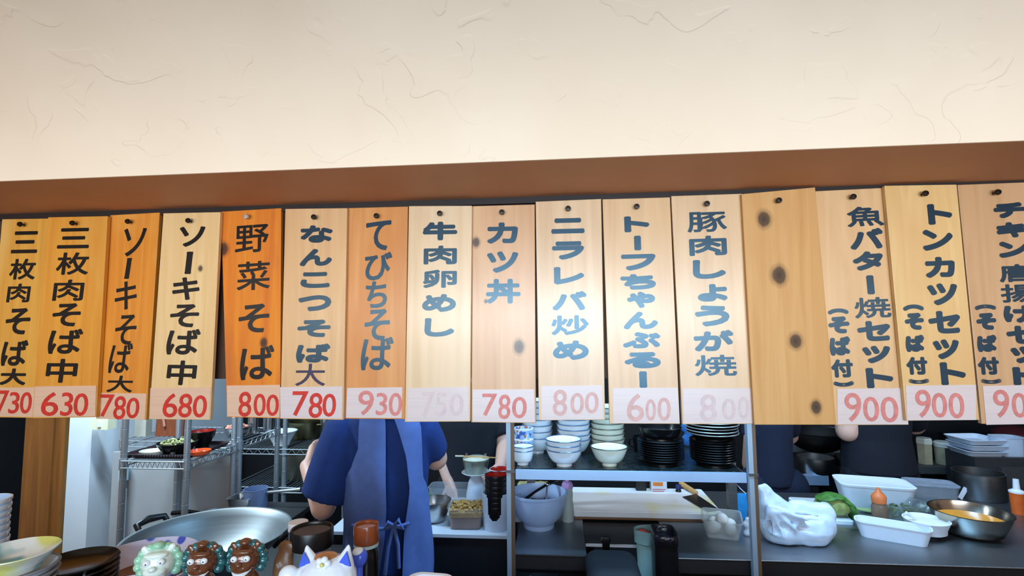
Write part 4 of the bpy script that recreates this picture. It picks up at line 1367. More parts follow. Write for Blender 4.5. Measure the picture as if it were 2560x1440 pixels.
for k, (dx, dz, ry) in enumerate(((.030, .060, .5), (.045, .035, .9), (-.005, .078, .1), (-.04, .072, -.2))):
    mb.ell((dx, -.005, dz), (.042, .05, .010), (0, ry, 0), 16)
mb.ell((.058, -.01, .015), (.010, .04, .03), (0, .2, 0))
obj('outer_leaf', blob('leafm', mb, GREEN, .005, 3, None).data, None, t, 'dark green leaf')
bpy.data.objects.remove(bpy.data.objects['leafm'])
c = on(2118, 1322, ZC + .001)
c.y = min(c.y, cy_ - hy_ - .02)
t = thing('pointed_knife', 'pointed steel knife lying in front of the smaller cutting board', 'knife', (c.x, c.y - .002, ZC))
mb = MB()
bl = [(-.05, -.012), (.0, -.013), (.035, -.004), (.045, .004), (.0, .010), (-.05, .010)]
mb.rings([[(x_, y_, 0.0005) for x_, y_ in bl], [(x_, y_, .0025) for x_, y_ in bl]])
obj('blade', mb, STEEL, t, None, 0)
obj('handle', MB().capsule((-.055, 0, .008), (-.12, .004, .008), .008, .009, 10), BLACK_PL, t, 'dark handle')
# big white lidded tub
c = on(2235, 1290, ZC)
c.y += .05
s_ = MPP(c)
t = tub('lidded_tub', 'large white lidded tub standing behind the orange-capped bottle', 'container', (c.x - .004, c.y + .08, ZC), 82 * s_, .085, .098, mat('white_tub', (206, 214, 224), .4, var=.03), R(-13), .84, .035, mat('white_tub_lid', (226, 234, 246), .4, var=.02))
c = on(2180, 1278, ZC)
mb = MB()
mb.ell((0, 0, .010), (.055, .02, .008), (0, .05, -.3))
mb.ell((.03, -.01, .009), (.04, .02, .007), (0, -.1, -.5))
o = blob('green_leaf', mb, mat('pale_green_leaf', (140, 165, 110), .5, var=.2, nscale=50), .004, 2)
tag(o, 'pale green leaf lying at the left foot of the lidded tub', 'leaf')
o.location = (c.x - .02, c.y - .02, ZC - .001)
# orange capped bottle
c = on(2205, 1312, ZC)
s_ = MPP(c)
t = thing('sauce_bottle', 'clear dressing bottle with an orange cap in front of the white lidded tub', 'bottle', c + Vector((0, .01, 0)))
obj('body', MB().lathe([(0, 0), (17 * s_, 0), (18 * s_, 3 * s_), (18 * s_, 42 * s_), (14 * s_, 52 * s_), (0, 52 * s_)], 28), mat('brownish_dressing_bottle', (150, 122, 104), .15, trans=.2, alpha=.8, var=.15, ior=1.2), t)
obj('cap', MB().lathe([(0, 52 * s_), (16 * s_, 52.2 * s_), (17 * s_, 66 * s_), (14 * s_, 72 * s_), (6 * s_, 80 * s_), (4 * s_, 88 * s_), (0, 89 * s_)], 28), mat('orange_plastic', (222, 120, 66), .45, var=.05), t, 'orange cap')
# steel/glass bowl with greens
c = on(2268, 1306, ZC)
c.y += .045
s_ = MPP(c)
t = sbowl('glass_bowl', 'clear glass bowl with green leaves behind the white oblong tray', c, 56 * s_, .07, GLASS, None)
mb = MB()
for k in range(40):
    a, q = rnd.uniform(0, 6.28), 42 * s_ * math.sqrt(rnd.random())
    mb.ell((q * math.cos(a), q * math.sin(a), .022 + rnd.uniform(0, .02)), (rnd.uniform(.008, .018), .007, .003), (rnd.uniform(-1, 1), rnd.uniform(-1, 1), rnd.uniform(0, 3)), 8)
obj('leaves', mb, mat('dark_herb_green', (86, 98, 56), .5, var=.4, nscale=60), t, 'green herb leaves')
# clear container at the back with white vegetables
c = on(2365, 1268, ZC)
c.y += .06
s_ = MPP(c)
t = tub('clear_lidded_container', 'clear lidded container behind the glass bowl, right of the white tub', 'container', (c.x, c.y + .03, ZC), 52 * s_, .06, .075, CLEAR_PL, R(-14), .88, .025, mat('clear_lid', (190, 200, 218), .2, trans=.4, alpha=.7, ior=1.2))
DAIK = mat('pale_vegetable', (214, 222, 204), .5, var=.08, nscale=40)
for (px, py, lab) in ((2314, 1282, 'white vegetable piece left of the clear lidded container, by the tub'), (2392, 1290, 'pale yellowish vegetable piece in front of the clear lidded container')):
    c = on(px, py, ZC)
    mb = MB()
    for k in range(7):
        mb.ell((rnd.uniform(-.014, .014), rnd.uniform(-.01, .01), rnd.uniform(.010, .034)), (.014, .012, .011), (rnd.random(), rnd.random(), rnd.random()), 9)
    o = blob('vegetable_piece', mb, DAIK, .004, 2)
    tag(o, lab, 'vegetable')
    o.location = (c.x, c.y - .008, ZC - .001)
c = on(2405, 1252, ZC)
t = thing('flat_spatula', 'pale flat spatula standing out of the clear lidded container', 'spatula', P(2408, 1232, c.y + .02))
obj('blade', MB().box((-.010, -.001, -.03), (.010, .001, .026), Matrix.Rotation(R(32), 4, 'Y')), WHITE_PL, t, None, 0)
# white bowl of white sauce with spoon
c = on(2340, 1352, ZC)
c.y += .045
s_ = MPP(c)
t = thing('dark_stand', 'dark round stand under the white sauce bowl', 'stand', c)
obj('disc', MB().lathe([(0, 0), (36 * s_, 0), (37 * s_, .003), (37 * s_, .009), (0, .0095)], 32), BLACK_PL, t)
cc = c + Vector((0, 0, .0098))
t = sbowl('sauce_bowl', 'white bowl of creamy sauce behind the white oblong tray', cc, 48 * s_, .052, WHITE_PL, mat('white_cream_sauce', (236, 238, 232), .4, var=.02), .84, 'sauce', .62)
t = thing('white_spoon', 'white spoon with its handle over the rim of the sauce bowl', 'spoon', cc)
a0, a1 = P(2265, 1282, cc.y) - cc, P(2305, 1308, cc.y) - cc
obj('handle', MB().tube([a0, a0.lerp(a1, .5), a1], [.007, .0045, .0045], 8), WHITE_PL, t)
obj('spoon_bowl', MB().ell(a1 + Vector((.014, 0, -.006)), (.018, .012, .005), (0, .4, 0)), WHITE_PL, t)
# white oblong tray in front
c = on(2258, 1362, ZC)
c.y += .058
s_ = MPP(c)
tub('oblong_tray', 'white oblong plastic tray at the front edge of the right counter', 'tray', (c.x - .002, c.y - .004, ZC), 78 * s_, .042, .056, WHITE_PL, R(-28), .86, .030)
c = on(2388, 1322, ZC)
mb = MB().lathe([(0, 0), (.03, 0), (.036, .004), (.035, .006), (0, .003)], 28)
solo('pale_saucer', mb, CREAM_CER, 'pale saucer right of the white sauce bowl', 'saucer', (c.x, c.y + .008, ZC))
# steel bowl with orange soup
c = on(2475, 1358, ZC)
c.y += .085
s_ = MPP(c)
sbowl('large_steel_bowl', 'large steel bowl with bright orange soup at the right edge', c, 82 * s_, .088, steel('warm_steel', 175, .22, (1, .96, .9)), mat('orange_soup', (238, 160, 60), .3, var=.15, nscale=40), .62, 'soup', .55)
c = on(2505, 1264, ZC)
c.y += .12
s_ = MPP(c)
cylpot('dark_steel_pot', 'dark steel pot behind the bowl of orange soup', c, 52 * s_, .115, STEEL_D, False, 0)
c = on(2556, 1290, ZC)
t = thing('orange_cup', 'orange cup with a pale lid cut off by the right edge', 'cup', c + Vector((.01, .03, 0)))
obj('body', MB().lathe([(0, 0), (.022, 0), (.026, .085), (0, .085)], 24), mat('orange_cup_plastic', (214, 96, 30), .4), t)
obj('lid', MB().lathe([(0, .0852), (.027, .0853), (.027, .092), (.012, .1), (.010, .14), (0, .14)], 24), WHITE_PL, t, 'pale lid with a nozzle')

# ================================================================== stove area and back, right side
YSV = 3.02
xv0, xv1 = X(1970, 1188, YSV), X(2262, 1188, YSV)
zsv = P(2020, 1188, YSV).z
t = thing('gas_stove', 'stainless gas stove behind the counter, under the black wok', 'stove', ((xv0 + xv1) / 2, YSV, 0))
hw = (xv1 - xv0) / 2
obj('body', MB().box((-hw, .03, .3), (hw, .55, zsv - .001)), mat('black_stove_front', (22, 23, 26), .5, .2), t, None, 0)
obj('front_rail', MB().box((-hw, -.01, zsv - .05), (-hw + .205, .0295, zsv)), mat('bright_shelf_rail', (186, 212, 245)), t, 'bright steel front rail', 0)
for lx in (-hw + .04, hw - .14):
    obj('leg', MB().box((lx, .035, 0), (lx + .11, .14, .2995)), STEEL_D, t, None, 0)
obj('lower_panel', MB().box((-hw + .035, .0, zsv - .16), (-hw + .155, .0295, zsv - .056)), STEEL_D, t, None, 0)
pc = P(2040, 1180, 3.10)
cylpot('steel_pot', 'shiny steel pot on the stove below the black wok', (pc.x, 3.10, zsv), 42 * MPP(pc), P(2040, 1141, 3.10).z - zsv, STEEL, False, 0)
pc = P(2045, 1130, 3.34)
zt_ = pc.z
t = thing('stove_burner', 'black iron burner ring under the wok', 'burner', (pc.x, 3.34, zsv + .0003))
obj('ring', MB().lathe([(0, 0), (.10, 0), (.11, .01), (.09, zt_ - zsv - .006), (.08, zt_ - zsv - .004), (0, zt_ - zsv - .02)], 32), BLACK_PL, t)
rw = 72 * MPP(pc)
t = thing('wok', 'black iron wok on the stove beside the arm of the person in navy', 'wok', (pc.x, 3.34, zt_ - .002))
hwk = 52 * MPP(pc)
obj('pan', MB().lathe([(0, 0)] + [(rw * math.sin(R(a)), hwk * (1 - math.cos(R(a)))) for a in range(10, 91, 10)] + [(rw * 1.02, hwk * 1.0), (rw * .99, hwk * 1.02)] + [(rw * .98 * math.sin(R(a)), hwk * (1 - .97 * math.cos(R(a))) + .001) for a in range(80, 0, -10)] + [(0, .004)], 48), mat('seasoned_black_iron', (10, 10, 11), .55, .3), t)
for sx in (-1, 1):
    obj('handle', MB().tube([(sx * rw, -.03, hwk), (sx * (rw + .03), -.03, hwk * 1.1), (sx * (rw + .03), .03, hwk * 1.1), (sx * rw, .03, hwk)], .006, 8), BLACK_PL, t)
x0, x1 = X(1940, 1064, 3.60), X(2096, 1064, 3.60)
t = thing('steel_splashback', 'grey steel splash panel on the wall behind the wok', 'panel', ((x0 + x1) / 2, 3.6, P(2020, 1160, 3.6).z))
hz = P(2020, 1063, 3.6).z - P(2020, 1160, 3.6).z
hw = (x1 - x0) / 2
obj('panel', MB().box((-hw, .0, 0), (hw, .099, hz)), mat('grey_splash_steel', (136, 144, 154), .5, .2, var=.1, nscale=4), t, None, 0)
obj('edge', MB().box((-hw, -.012, hz), (hw, .02, hz + .008)), STEEL, t, 'bright folded edge', 0)
sp = P(1986, 1073, 3.6) - Vector(((x0 + x1) / 2, 3.6, P(2020, 1160, 3.6).z))
mb = MB()
for dx in (-.009, .004):
    mb.rings([[(sp.x + dx - .006, -.0008, sp.z - .008), (sp.x + dx + .006, -.0008, sp.z - .008), (sp.x + dx + .002, -.0008, sp.z + .009)], [(sp.x + dx - .006, -.0002, sp.z - .008), (sp.x + dx + .006, -.0002, sp.z - .008), (sp.x + dx + .002, -.0002, sp.z + .009)]])
obj('sticker', mb, WHITE_PL, t, 'small white mark', 0)
# clear hanging ladle / bag strip right of the wok
# small table with two canisters
yt = 2.965
x0, x1 = X(2292, 1168, yt), X(2402, 1168, yt)
zt_ = P(2345, 1168, yt).z
t = thing('side_table', 'small grey side table with two pale canisters at the back right', 'table', ((x0 + x1) / 2, yt, 0))
hw = (x1 - x0) / 2
obj('table_top', MB().box((-hw, 0, zt_ - .035), (hw, .16, zt_)), mat('dim_grey_metal', (78, 80, 80), .5, .3, var=.1), t, None, 0)
for lx in (-hw, hw - .03):
    for ly in (0.005, .125):
        obj('leg', MB().box((lx, ly, 0), (lx + .03, ly + .03, zt_ - .0355)), BLACK_PL, t, None, 0)
for px, py0, py1, hwp, lab, sq in ((2313, 1150, 1094, 18, 'narrow pale canister with a white top, left one on the side table', True), (2364, 1168, 1104, 22, 'round cream canister, right one on the side table', False)):
    c = P(px, py0, yt + .08)
    r_ = hwp * MPP(c)
    h_ = P(px, py1, yt + .08).z - zt_
    t = thing('canister', lab, 'canister', (c.x, yt + .08, zt_))
    seg = 6 if sq else 28
    obj('body', MB().lathe([(0, 0), (r_ * .9, 0), (r_ * .95, h_ * .6), (r_ * .95, h_ * .78), (0, h_ * .78)], seg), mat('beige_canister', (170, 160, 132), .5, var=.1), t, None, 30)
    obj('lid', MB().lathe([(0, h_ * .781), (r_, h_ * .782), (r_ * 1.02, h_ * .95), (r_ * .9, h_), (0, h_)], seg), mat('pale_canister_lid', (214, 216, 206), .45, var=.04), t, 'pale lid', 30)
# tall dark appliance with foam trays
ya = 2.74
x0, x1 = X(2440, 1140, ya), X(2640, 1140, ya)
za = P(2500, 1146, ya).z
t = thing('dark_appliance', 'tall dark grey kitchen appliance at the right rear, carrying foam trays', 'appliance', ((x0 + x1) / 2, ya, 0))
hw = (x1 - x0) / 2
obj('body', MB().box((-hw, .01, .05), (hw, .205, za)), mat('dark_grey_appliance', (52, 52, 54), .5, .2, var=.12), t, None, 0)
obj('door', MB().box((-hw + .10, -.012, .10), (hw - .02, .0095, za - .04)), mat('mid_grey_door', (64, 63, 64), .5, .2, var=.12), t, None, 0)
FOAM = mat('white_foam', (214, 222, 236), .7, var=.03)
c = P(2462, 1120, ya + .06)
hx = 45 * MPP(c)
pr = thing('foam_tray', 'x', 'tray')
obj('shell', MB().rrect([(hx * .85, .075, .02, 0), (hx, .09, .025, .022), (hx + .003, .093, .026, .024), (hx, .09, .024, .0255), (hx * .84, .073, .018, .004)]), FOAM, pr)
for k, lab in enumerate(['lowest of three white foam trays on the dark appliance', 'middle of three white foam trays on the dark appliance', 'uppermost of three white foam trays on the dark appliance']):
    loc = (c.x + .006 * (k % 2) - .012, ya + .105, za + .0005 + k * .027)
    if k == 0:
        pr.location = loc
        pr['label'] = lab
        pr['group'] = 'foam trays on the appliance'
    else:
        dup(pr, loc, lab, .05 * k, 'foam trays on the appliance')
c = P(2526, 1142, ya + .05)
tub('rounded_container', 'rounded frosted container right of the foam trays', 'container', (c.x + .01, ya + .08, za), 30 * MPP(c), .05, 46 * MPP(c), FROST_PL, 0, .92, .03)
xq1 = X(2478, 1140, 3.02)
solo_ = thing('rear_cabinet', 'black cabinet behind the dark appliance, under the maroon pot', 'cabinet', (xq1, 3.0, 0))
obj('body', MB().box((0, .01, .05), (.6, .4, za)), BLACK_PL, solo_, None, 0)
obj('door', MB().box((.02, 0, .1), (.58, .0095, za - .03)), mat('dark_grey_appliance', (52, 52, 54)), solo_, None, 0)
c = P(2535, 1085, 3.16)
t = thing('maroon_pot', 'dark maroon pot with a bright rim behind the rounded container', 'pot', (c.x, 3.16, za + .0003))
rr_ = 42 * MPP(c)
hh_ = c.z - za
obj('body', MB().lathe([(0, 0), (rr_ * .9, 0), (rr_, .02), (rr_, hh_ * .98), (rr_ - .004, hh_ * .98), (rr_ - .004, .02), (0, .01)], 40), mat('maroon_enamel', (74, 30, 32), .35, var=.1), t)
obj('lid', MB().lathe([(0, hh_ + .002), (rr_ * 1.03, hh_ + .002), (rr_ * 1.03, hh_ + .01), (rr_ * .7, hh_ + .035), (0, hh_ + .05)], 40), mat('maroon_enamel', (74, 30, 32), .35), t)
obj('rim', MB().lathe([(rr_ * 1.0, hh_ * .981), (rr_ * 1.05, hh_ * .985), (rr_ * 1.05, hh_ + .0015), (rr_ * .99, hh_ + .0015)], 40), steel('brassy_rim', 190, .25, (1, .9, .7)), t, 'bright rim')
# bin under the recess, bucket with a red cloth, black bin
yq = 1.70
c = P(1538, 1440, yq)
x0, x1 = X(1470, 1400, yq), X(1604, 1400, yq)
ztop = P(1530, 1374, 1.88).z
t = thing('dark_bin', 'dark blue-grey bin with a rounded lid in front of the low work table', 'bin', ((x0 + x1) / 2, yq + .10, 0))
hw = (x1 - x0) / 2
obj('body', MB().rrect([(hw * .85, .09, .03, 0), (hw, .098, .035, ztop - .05), (hw, .098, .035, ztop - .05)]), mat('navy_grey_plastic', (13, 15, 21), .7, var=.08), t)
obj('lid', MB().rrect([(hw + .003, .1, .036, ztop - .0495), (hw + .003, .1, .036, ztop - .02), (hw - .01, .085, .034, ztop - .004), (hw * .6, .05, .03, ztop)]), mat('navy_grey_plastic', (36, 42, 56), .5), t)
yq = 1.93
x0 = X(1588, 1320, yq)
c = P(1640, 1330, yq)
rb_ = (c.x - x0)
t = thing('teal_bucket', 'pale teal plastic bucket under the cutting board', 'bucket', (c.x, yq + rb_ * .6, 0))
zb_ = P(1640, 1322, yq + rb_ * .6).z
TEAL = mat('pale_teal_plastic', (150, 190, 192), .4, var=.05)
obj('body', MB().lathe([(0, .002), (rb_ * .62, 0), (rb_ * .88, zb_ - .05), (rb_ * .98, zb_ - .045), (rb_, zb_), (rb_ * .96, zb_), (rb_ * .84, zb_ - .05), (rb_ * .6, .006), (0, .006)], 40, sy=.6), TEAL, t)
mb = MB()
for k in range(5):
    mb.ell((.0 + .012 * k - .02, -.01 + .006 * (k % 2), zb_ - .03 - .006 * k), (.024, .02, .022), (k, .3 * k, 0), 12)
o = blob('red_cloth', mb, mat('salmon_red_cloth', (214, 92, 84), .8, var=.15, nscale=50, bump=.3), .006, 3)
tag(o, 'salmon red cloth stuffed in the pale teal bucket', 'cloth')
o.location = (c.x - .024, yq + rb_ * .6, .012)
c = P(1668, 1380, 1.84)
x0, x1 = X(1641, 1380, 1.80), X(1700, 1380, 1.80)
t = thing('black_bin', 'narrow black bin right of the teal bucket', 'bin', ((x0 + x1) / 2, 1.86, 0))
zt_ = P(1668, 1345, 1.80).z
hw = (x1 - x0) / 2
obj('body', MB().rrect([(hw * .9, .05, .02, 0), (hw, .058, .024, zt_), (hw - .003, .055, .022, zt_), (hw * .88, .047, .02, .004)]), BLACK_PL, t)
obj('bin_liner', MB().rrect([(hw + .002, .060, .024, zt_ - .03), (hw + .004, .062, .026, zt_ - .004), (hw, .058, .024, zt_ + .003), (hw - .004, .054, .022, zt_ - .004), (hw - .004, .054, .022, zt_ - .05)]), mat('shiny_black_liner', (20, 18, 22), .2, var=.3, nscale=60, bump=.6), t, 'shiny folded liner edge')

# ================================================================== left side: racks, wall boxes, big pot
def wire_rack(name, label, xs, ya_, yb_, shelves, top, wires=22, pitch=.0):
    t = thing(name, label, 'rack', ((xs[0] + xs[-1]) / 2, ya_, 0))
    ox = (xs[0] + xs[-1]) / 2
    for x in xs:
        for y in (0.0, yb_ - ya_):
            mb = MB()
            pr_ = [(0, 0), (.0125, 0)]
            z = .03
            while z < top - .01:
                pr_ += [(.0125, z), (.0118, z + .001), (.0118, z + .003), (.0125, z + .004)]
                z += .10
            pr_ += [(.0125, top), (0, top)]
            mb.lathe(pr_, 14, Matrix.Translation((x - ox, y, 0)))
            obj('post', mb, CHROME, t, None, 20)
    for z in shelves:
        mb = MB()
        a, b = xs[0] - ox, xs[-1] - ox
        d = yb_ - ya_
        for zz_ in (z, z - .028):
            mb.tube([(a, -.0145, zz_), (b, -.0145, zz_)], .003, 6)
            mb.tube([(a, d + .0145, zz_), (b, d + .0145, zz_)], .003, 6)
            mb.tube([(a - .0145, 0, zz_), (a - .0145, d, zz_)], .003, 6)
            mb.tube([(b + .0145, 0, zz_), (b + .0145, d, zz_)], .003, 6)
        n = wires
        for k in range(n + 1):
            x = a + (b - a) * k / n
            if min(abs(x - (q - ox)) for q in xs) < .016:
                continue
            mb.tube([(x, -.014, z + .001), (x, d + .014, z + .001)], .0018, 6)
        zig = []
        m_ = 26
        for k in range(m_ + 1):
            zig.append((a + (b - a) * k / m_, -.0145, z - (.028 if k % 2 else 0)))
        mb.tube(zig, .0018, 5)
        zig = [(b + .0145, d * k / 16, z - (.028 if k % 2 else 0)) for k in range(17)]
        mb.tube(zig, .0018, 5)
        for x in xs:
            for y in (0.0, d):
                mb.lathe([(.0127, z - .036), (.0165, z - .036), (.0155, z + .008), (.0127, z + .008)], 14, Matrix.Translation((x - ox, y, 0)))
        obj('wire_shelf', mb, CHROME, t)
    return t


xr1 = X(467, 1150, 2.05)
xr0 = X(310, 1140, 2.05)
zr1 = P(467, 1153, 2.05).z
wire_rack('wire_rack', 'chrome wire rack by the white wall with a dark tray on its shelf', [xr0, xr1], 2.05, 2.36, [zr1], 1.9)
xq0 = xr1 - .60
wire_rack('wire_rack', 'chrome wire rack just behind the low white partition, holding the bowl of meat', [xq0, xr1], 2.405, 2.74, [zr1 + .005, .5], 1.9)
zr3 = P(690, 1122, 2.95).z
xk0, xkm, xk1 = X(585, 1122, 2.95), X(712, 1122, 2.95), X(862, 1122, 2.95)
zr4 = P(740, 1205, 3.05).z
wire_rack('wire_rack', 'chrome wire rack at the back wall holding cooking pots', [xk0, xkm, xk1], 2.95, 3.42, [zr3, zr4, .35], 1.9, 30)
# low white partition between the racks
xpw = X(577, 1200, 2.39)
struct('wall_low', MB().box((X(283, 1200, 2.39), 2.381, 0), (xpw, 2.394, zr1 - .045)), mat('low_wall_panel', (168, 170, 172), .55, var=.1, nscale=4))
# things on rack 1
z1 = zr1 + .0035
ct = P(470, 1122, 2.2)
t = thing('serving_tray', 'dark red-brown serving tray on the wire rack by the white wall', 'tray', (xr1 - .155, 2.205, z1))
TRAYM = mat('dark_lacquer_tray', (46, 26, 30), .35, coat=.3, var=.1)
obj('tray', MB().rrect([(.145, .128, .02, 0), (.155, .138, .022, .016), (.152, .135, .021, .017), (.142, .125, .018, .004)]), TRAYM, t)
zt1 = z1 + .0042
c = P(440, 1122, 2.17)
t = thing('food_pan', 'dark pan of green and pale food on the tray', 'pan', (c.x + .01, 2.165, zt1))
rp = 46 * MPP(c)
obj('body', MB().lathe([(0, 0), (rp * .62, 0), (rp * .95, .035), (rp, .045), (rp * .98, .046), (rp * .9, .034), (rp * .6, .004), (0, .004)], 40), BLACK_CER, t)
mb = MB()
for k in range(45):
    a, q = rnd.uniform(0, 6.28), rp * .8 * math.sqrt(rnd.random())
    mb.ell((q * math.cos(a), q * math.sin(a), .036 + rnd.uniform(0, .014)), (rnd.uniform(.006, .016), .006, .005), (rnd.random(), rnd.random(), rnd.uniform(0, 3)), 8)
obj('food', mb, mat('sprout_food', (176, 176, 120), .5, var=.45, nscale=60), t, 'pale green food')
c = P(505, 1090, 2.30)
t = thing('red_bowl', 'black bowl with a red inside behind the food pan', 'bowl', (c.x + .012, 2.285, zt1))
rr_ = 30 * MPP(c)
obj('body', MB().lathe([(0, 0), (rr_ * .5, 0), (rr_ * .52, .006), (rr_ * .9, .04), (rr_, .07), (rr_ - .0015, .0712), (rr_ - .002, .07), (rr_ * .88, .041), (rr_ * .48, .009), (0, .0075)], 36), BLACK_LAC, t)
obj('inside', MB().lathe([(rr_ - .0022, .0698), (rr_ - .0032, .0698), (rr_ * .85, .042), (rr_ * .45, .012), (.0005, .010), (.0005, .0085), (rr_ * .47, .0105), (rr_ * .87, .0415)], 36), RED_LAC, t, 'red inside')
c = P(512, 1108, 2.13)
t = thing('orange_dish', 'small orange lacquer dish at the right front corner of the tray', 'dish', (c.x - .012, 2.115, zt1))
rr_ = 26 * MPP(c)
obj('body', MB().lathe([(0, 0), (rr_ * .6, 0), (rr_ * .95, .01), (rr_, .022), (rr_ * .96, .0225), (rr_ * .85, .012), (0, .006)], 32), mat('orange_lacquer', (224, 84, 36), .25, coat=.3), t)
c = P(363, 1118, 2.14)
t = thing('cream_dish', 'cream oval dish at the left end of the wire rack', 'dish', (max(c.x, xr0 + .07), 2.12, z1))
obj('body', MB().lathe([(0, 0), (.036, 0), (.05, .012), (.054, .022), (.052, .023), (.046, .012), (.03, .004), (0, .004)], 36, sy=.8), CREAM_CER, t)
c = P(418, 1130, 2.11)
t = thing('salt_shaker', 'tiny glass shaker with a bright cap on the front of the tray', 'shaker', (P(432, 1130, 2.10).x, 2.10, zt1))
obj('body', MB().lathe([(0, 0), (.010, 0), (.010, .010), (0, .010)], 16), GLASS, t)
obj('cap', MB().lathe([(0, .0101), (.0105, .0102), (.0105, .016), (0, .017)], 16), STEEL, t)
c = P(424, 1075, 2.50)
t = thing('brown_chopping_board', 'reddish-brown wooden board leaning on the second rack, behind the food pan', 'board', (c.x, 2.50, zr1 + .0085))
obj('board', MB().rrect([(.075, .006, .005, 0), (.075, .006, .005, .2)], 3, Matrix.Rotation(R(-3), 4, 'X')), mat('reddish_brown_wood', (122, 62, 36), .5, var=.2, nscale=10, stretch=(20, 20, 2)), t, None, 0)
obj('handle_strap', MB().tube([(-.02, -.010, .05), (-.035, -.012, .13)], .006, 8), mat('pinkish_strap', (180, 120, 100), .6), t, 'paler strap')
c = P(358, 1080, 2.50)
t = thing('beige_box', 'beige upright box at the left end of the second rack', 'box', (c.x, 2.50, zr1 + .0085))
obj('carton', MB().box((-.03, -.02, 0), (.03, .02, .13)), mat('beige_cardboard', (176, 172, 158), .7, var=.06), t, None, 0)
obj('flap', MB().box((-.03, -.022, .118), (.03, -.0205, .13)), mat('beige_cardboard_flap', (160, 156, 142), .7), t, None, 0)
# things on rack 2
z2 = zr1 + .0085
c = P(582, 1085, 2.52)
t = sbowl('meat_bowl', 'steel bowl heaped with pink meat on the second rack', (xr1 - .075, 2.50, z2), .062, .05, STEEL)
mb = MB()
for k in range(30):
    a, q = rnd.uniform(0, 6.28), .046 * math.sqrt(rnd.random())
    mb.ell((q * math.cos(a), q * math.sin(a), .038 + .022 * (1 - q / .05) + rnd.uniform(0, .008)), (rnd.uniform(.010, .018), .010, .007), (rnd.random(), rnd.random(), rnd.uniform(0, 3)), 9)
obj('meat', mb, mat('pink_meat', (226, 148, 126), .45, var=.15, nscale=40), t, 'pink meat')
for k, (dx, yy, rr_, hh_, lab) in enumerate(((-.055, 2.60, .024, .085, 'steel canister with a bright lid behind the bowl of meat'), (-.022, 2.69, .027, .09, 'second steel canister, rear end of the second rack'))):
    t = thing('steel_canister', lab, 'canister', (xr1 + dx, yy, z2))
    obj('body', MB().lathe([(0, 0), (rr_, 0), (rr_, hh_), (0, hh_)], 28), STEEL, t)
    obj('lid', MB().lathe([(0, hh_ + .0003), (rr_ * 1.05, hh_ + .0003), (rr_ * 1.05, hh_ + .012), (rr_ * .9, hh_ + .015), (0, hh_ + .015)], 28), CHROME, t)
# things on rack 3
z3 = zr3 + .0035
c = P(699, 1117, 3.02)
t = thing('cone_bowl', 'white cone-shaped bowl behind the double rack posts', 'bowl', (c.x, 3.04, z3))
rr_ = 38 * MPP(c)
obj('body', MB().lathe([(0, .004), (rr_ * .4, .004), (rr_ * .42, 0), (rr_ * .5, 0), (rr_ * .52, .012), (rr_ * .95, .078), (rr_, .082), (rr_ * .97, .083), (rr_ * .9, .076), (rr_ * .45, .016), (0, .014)], 40), WHITE_CER, t)
c = P(757, 1090, 3.24)
cylpot('brass_pot', 'olive-brass pot on the back rack behind the white cone bowl', (c.x, 3.26, z3), 38 * MPP(c), .105, steel('brassy_steel', 150, .3, (1, .95, .72)), False, 2)
c = P(830, 1090, 3.2)
cylpot('tall_steel_pot', 'tall pale steel pot at the right end of the back rack', (c.x, 3.2, z3), 26 * MPP(c), .15, STEEL, True, 0)
c = P(742, 1203, 3.12)
t = cylpot('stock_pot', 'large stained steel pot on the lower shelf of the back rack', (c.x, 3.19, zr4 + .0035), 56 * MPP(c), .15, steel('stained_steel', 150, .4, (1, .98, .88)), False, 2)
# cream switch box and pipe at the white wall
c = P(263, 1058, 2.38)
t = thing('switch_box', 'cream electrical box high on the white wall', 'electrical box', (c.x, 2.4, c.z))
obj('case', MB().box((-.042, -.05, -.026), (.042, .0, .03)), mat('cream_plastic', (226, 224, 190), .5, var=.03), t, None, 0)
obj('switch', MB().box((-.008, -.055, -.012), (.008, -.0502, .012)), WHITE_PL, t, None, 0)
c = P(293, 1300, 2.34)
t = thing('white_pipe', 'white plastic pipe running down the end of the white wall', 'pipe', (c.x + .012, 2.35, 0))
obj('pipe', MB().tube([(0, 0, 0), (0, 0, P(293, 1225, 2.34).z)], .016, 16), mat('dull_white_pipe', (200, 204, 210), .5, var=.04), t)
zz0 = P(293, 1188, 2.34).z
obj('coupling', MB().lathe([(0, zz0 - .025), (.02, zz0 - .025), (.02, zz0 + .045), (.017, zz0 + .048), (0, zz0 + .048)], 20), mat('pale_blue_coupling', (190, 222, 240), .4), t, 'pale blue end piece')
obj('neck', MB().tube([(0, 0, P(293, 1226, 2.34).z), (0, 0, zz0 - .024)], .012, 12), STEEL_D, t)
# range with the big lidded pot
zrg = .80
cpt = G(524, 1326, 1.03)
xl0, xl1 = cpt.x - .30, X(790, 1330, 1.75)
t = thing('kitchen_range', 'dark steel range at the left carrying the big lidded pot', 'range', ((xl0 + xl1) / 2, 1.36, 0))
hw = (xl1 - xl0) / 2
obj('body', MB().box((-hw, .02, .08), (hw, .66, zrg - .02)), mat('dark_range_body', (40, 42, 46), .45, .4), t, None, 0)
obj('cooktop', MB().box((-hw - .004, .0, zrg - .0195), (hw + .004, .665, zrg)), STEEL_D, t, None, 0)
for k in range(3):
    obj('knob', MB().lathe([(0, 0), (.02, 0), (.017, .02), (0, .022)], 16, Matrix.Translation((-hw + .15 + .2 * k, .0195, .7)) @ Matrix.Rotation(R(90), 4, 'X')), BLACK_PL, t)
rpt = 186 * MPP(cpt)
zrim = 1.02
dep = .115
t = thing('range_burner', 'black iron burner stand on the range under the big steel wok', 'burner', (cpt.x, cpt.y, zrg + .0003))
hb_ = zrim - dep - zrg
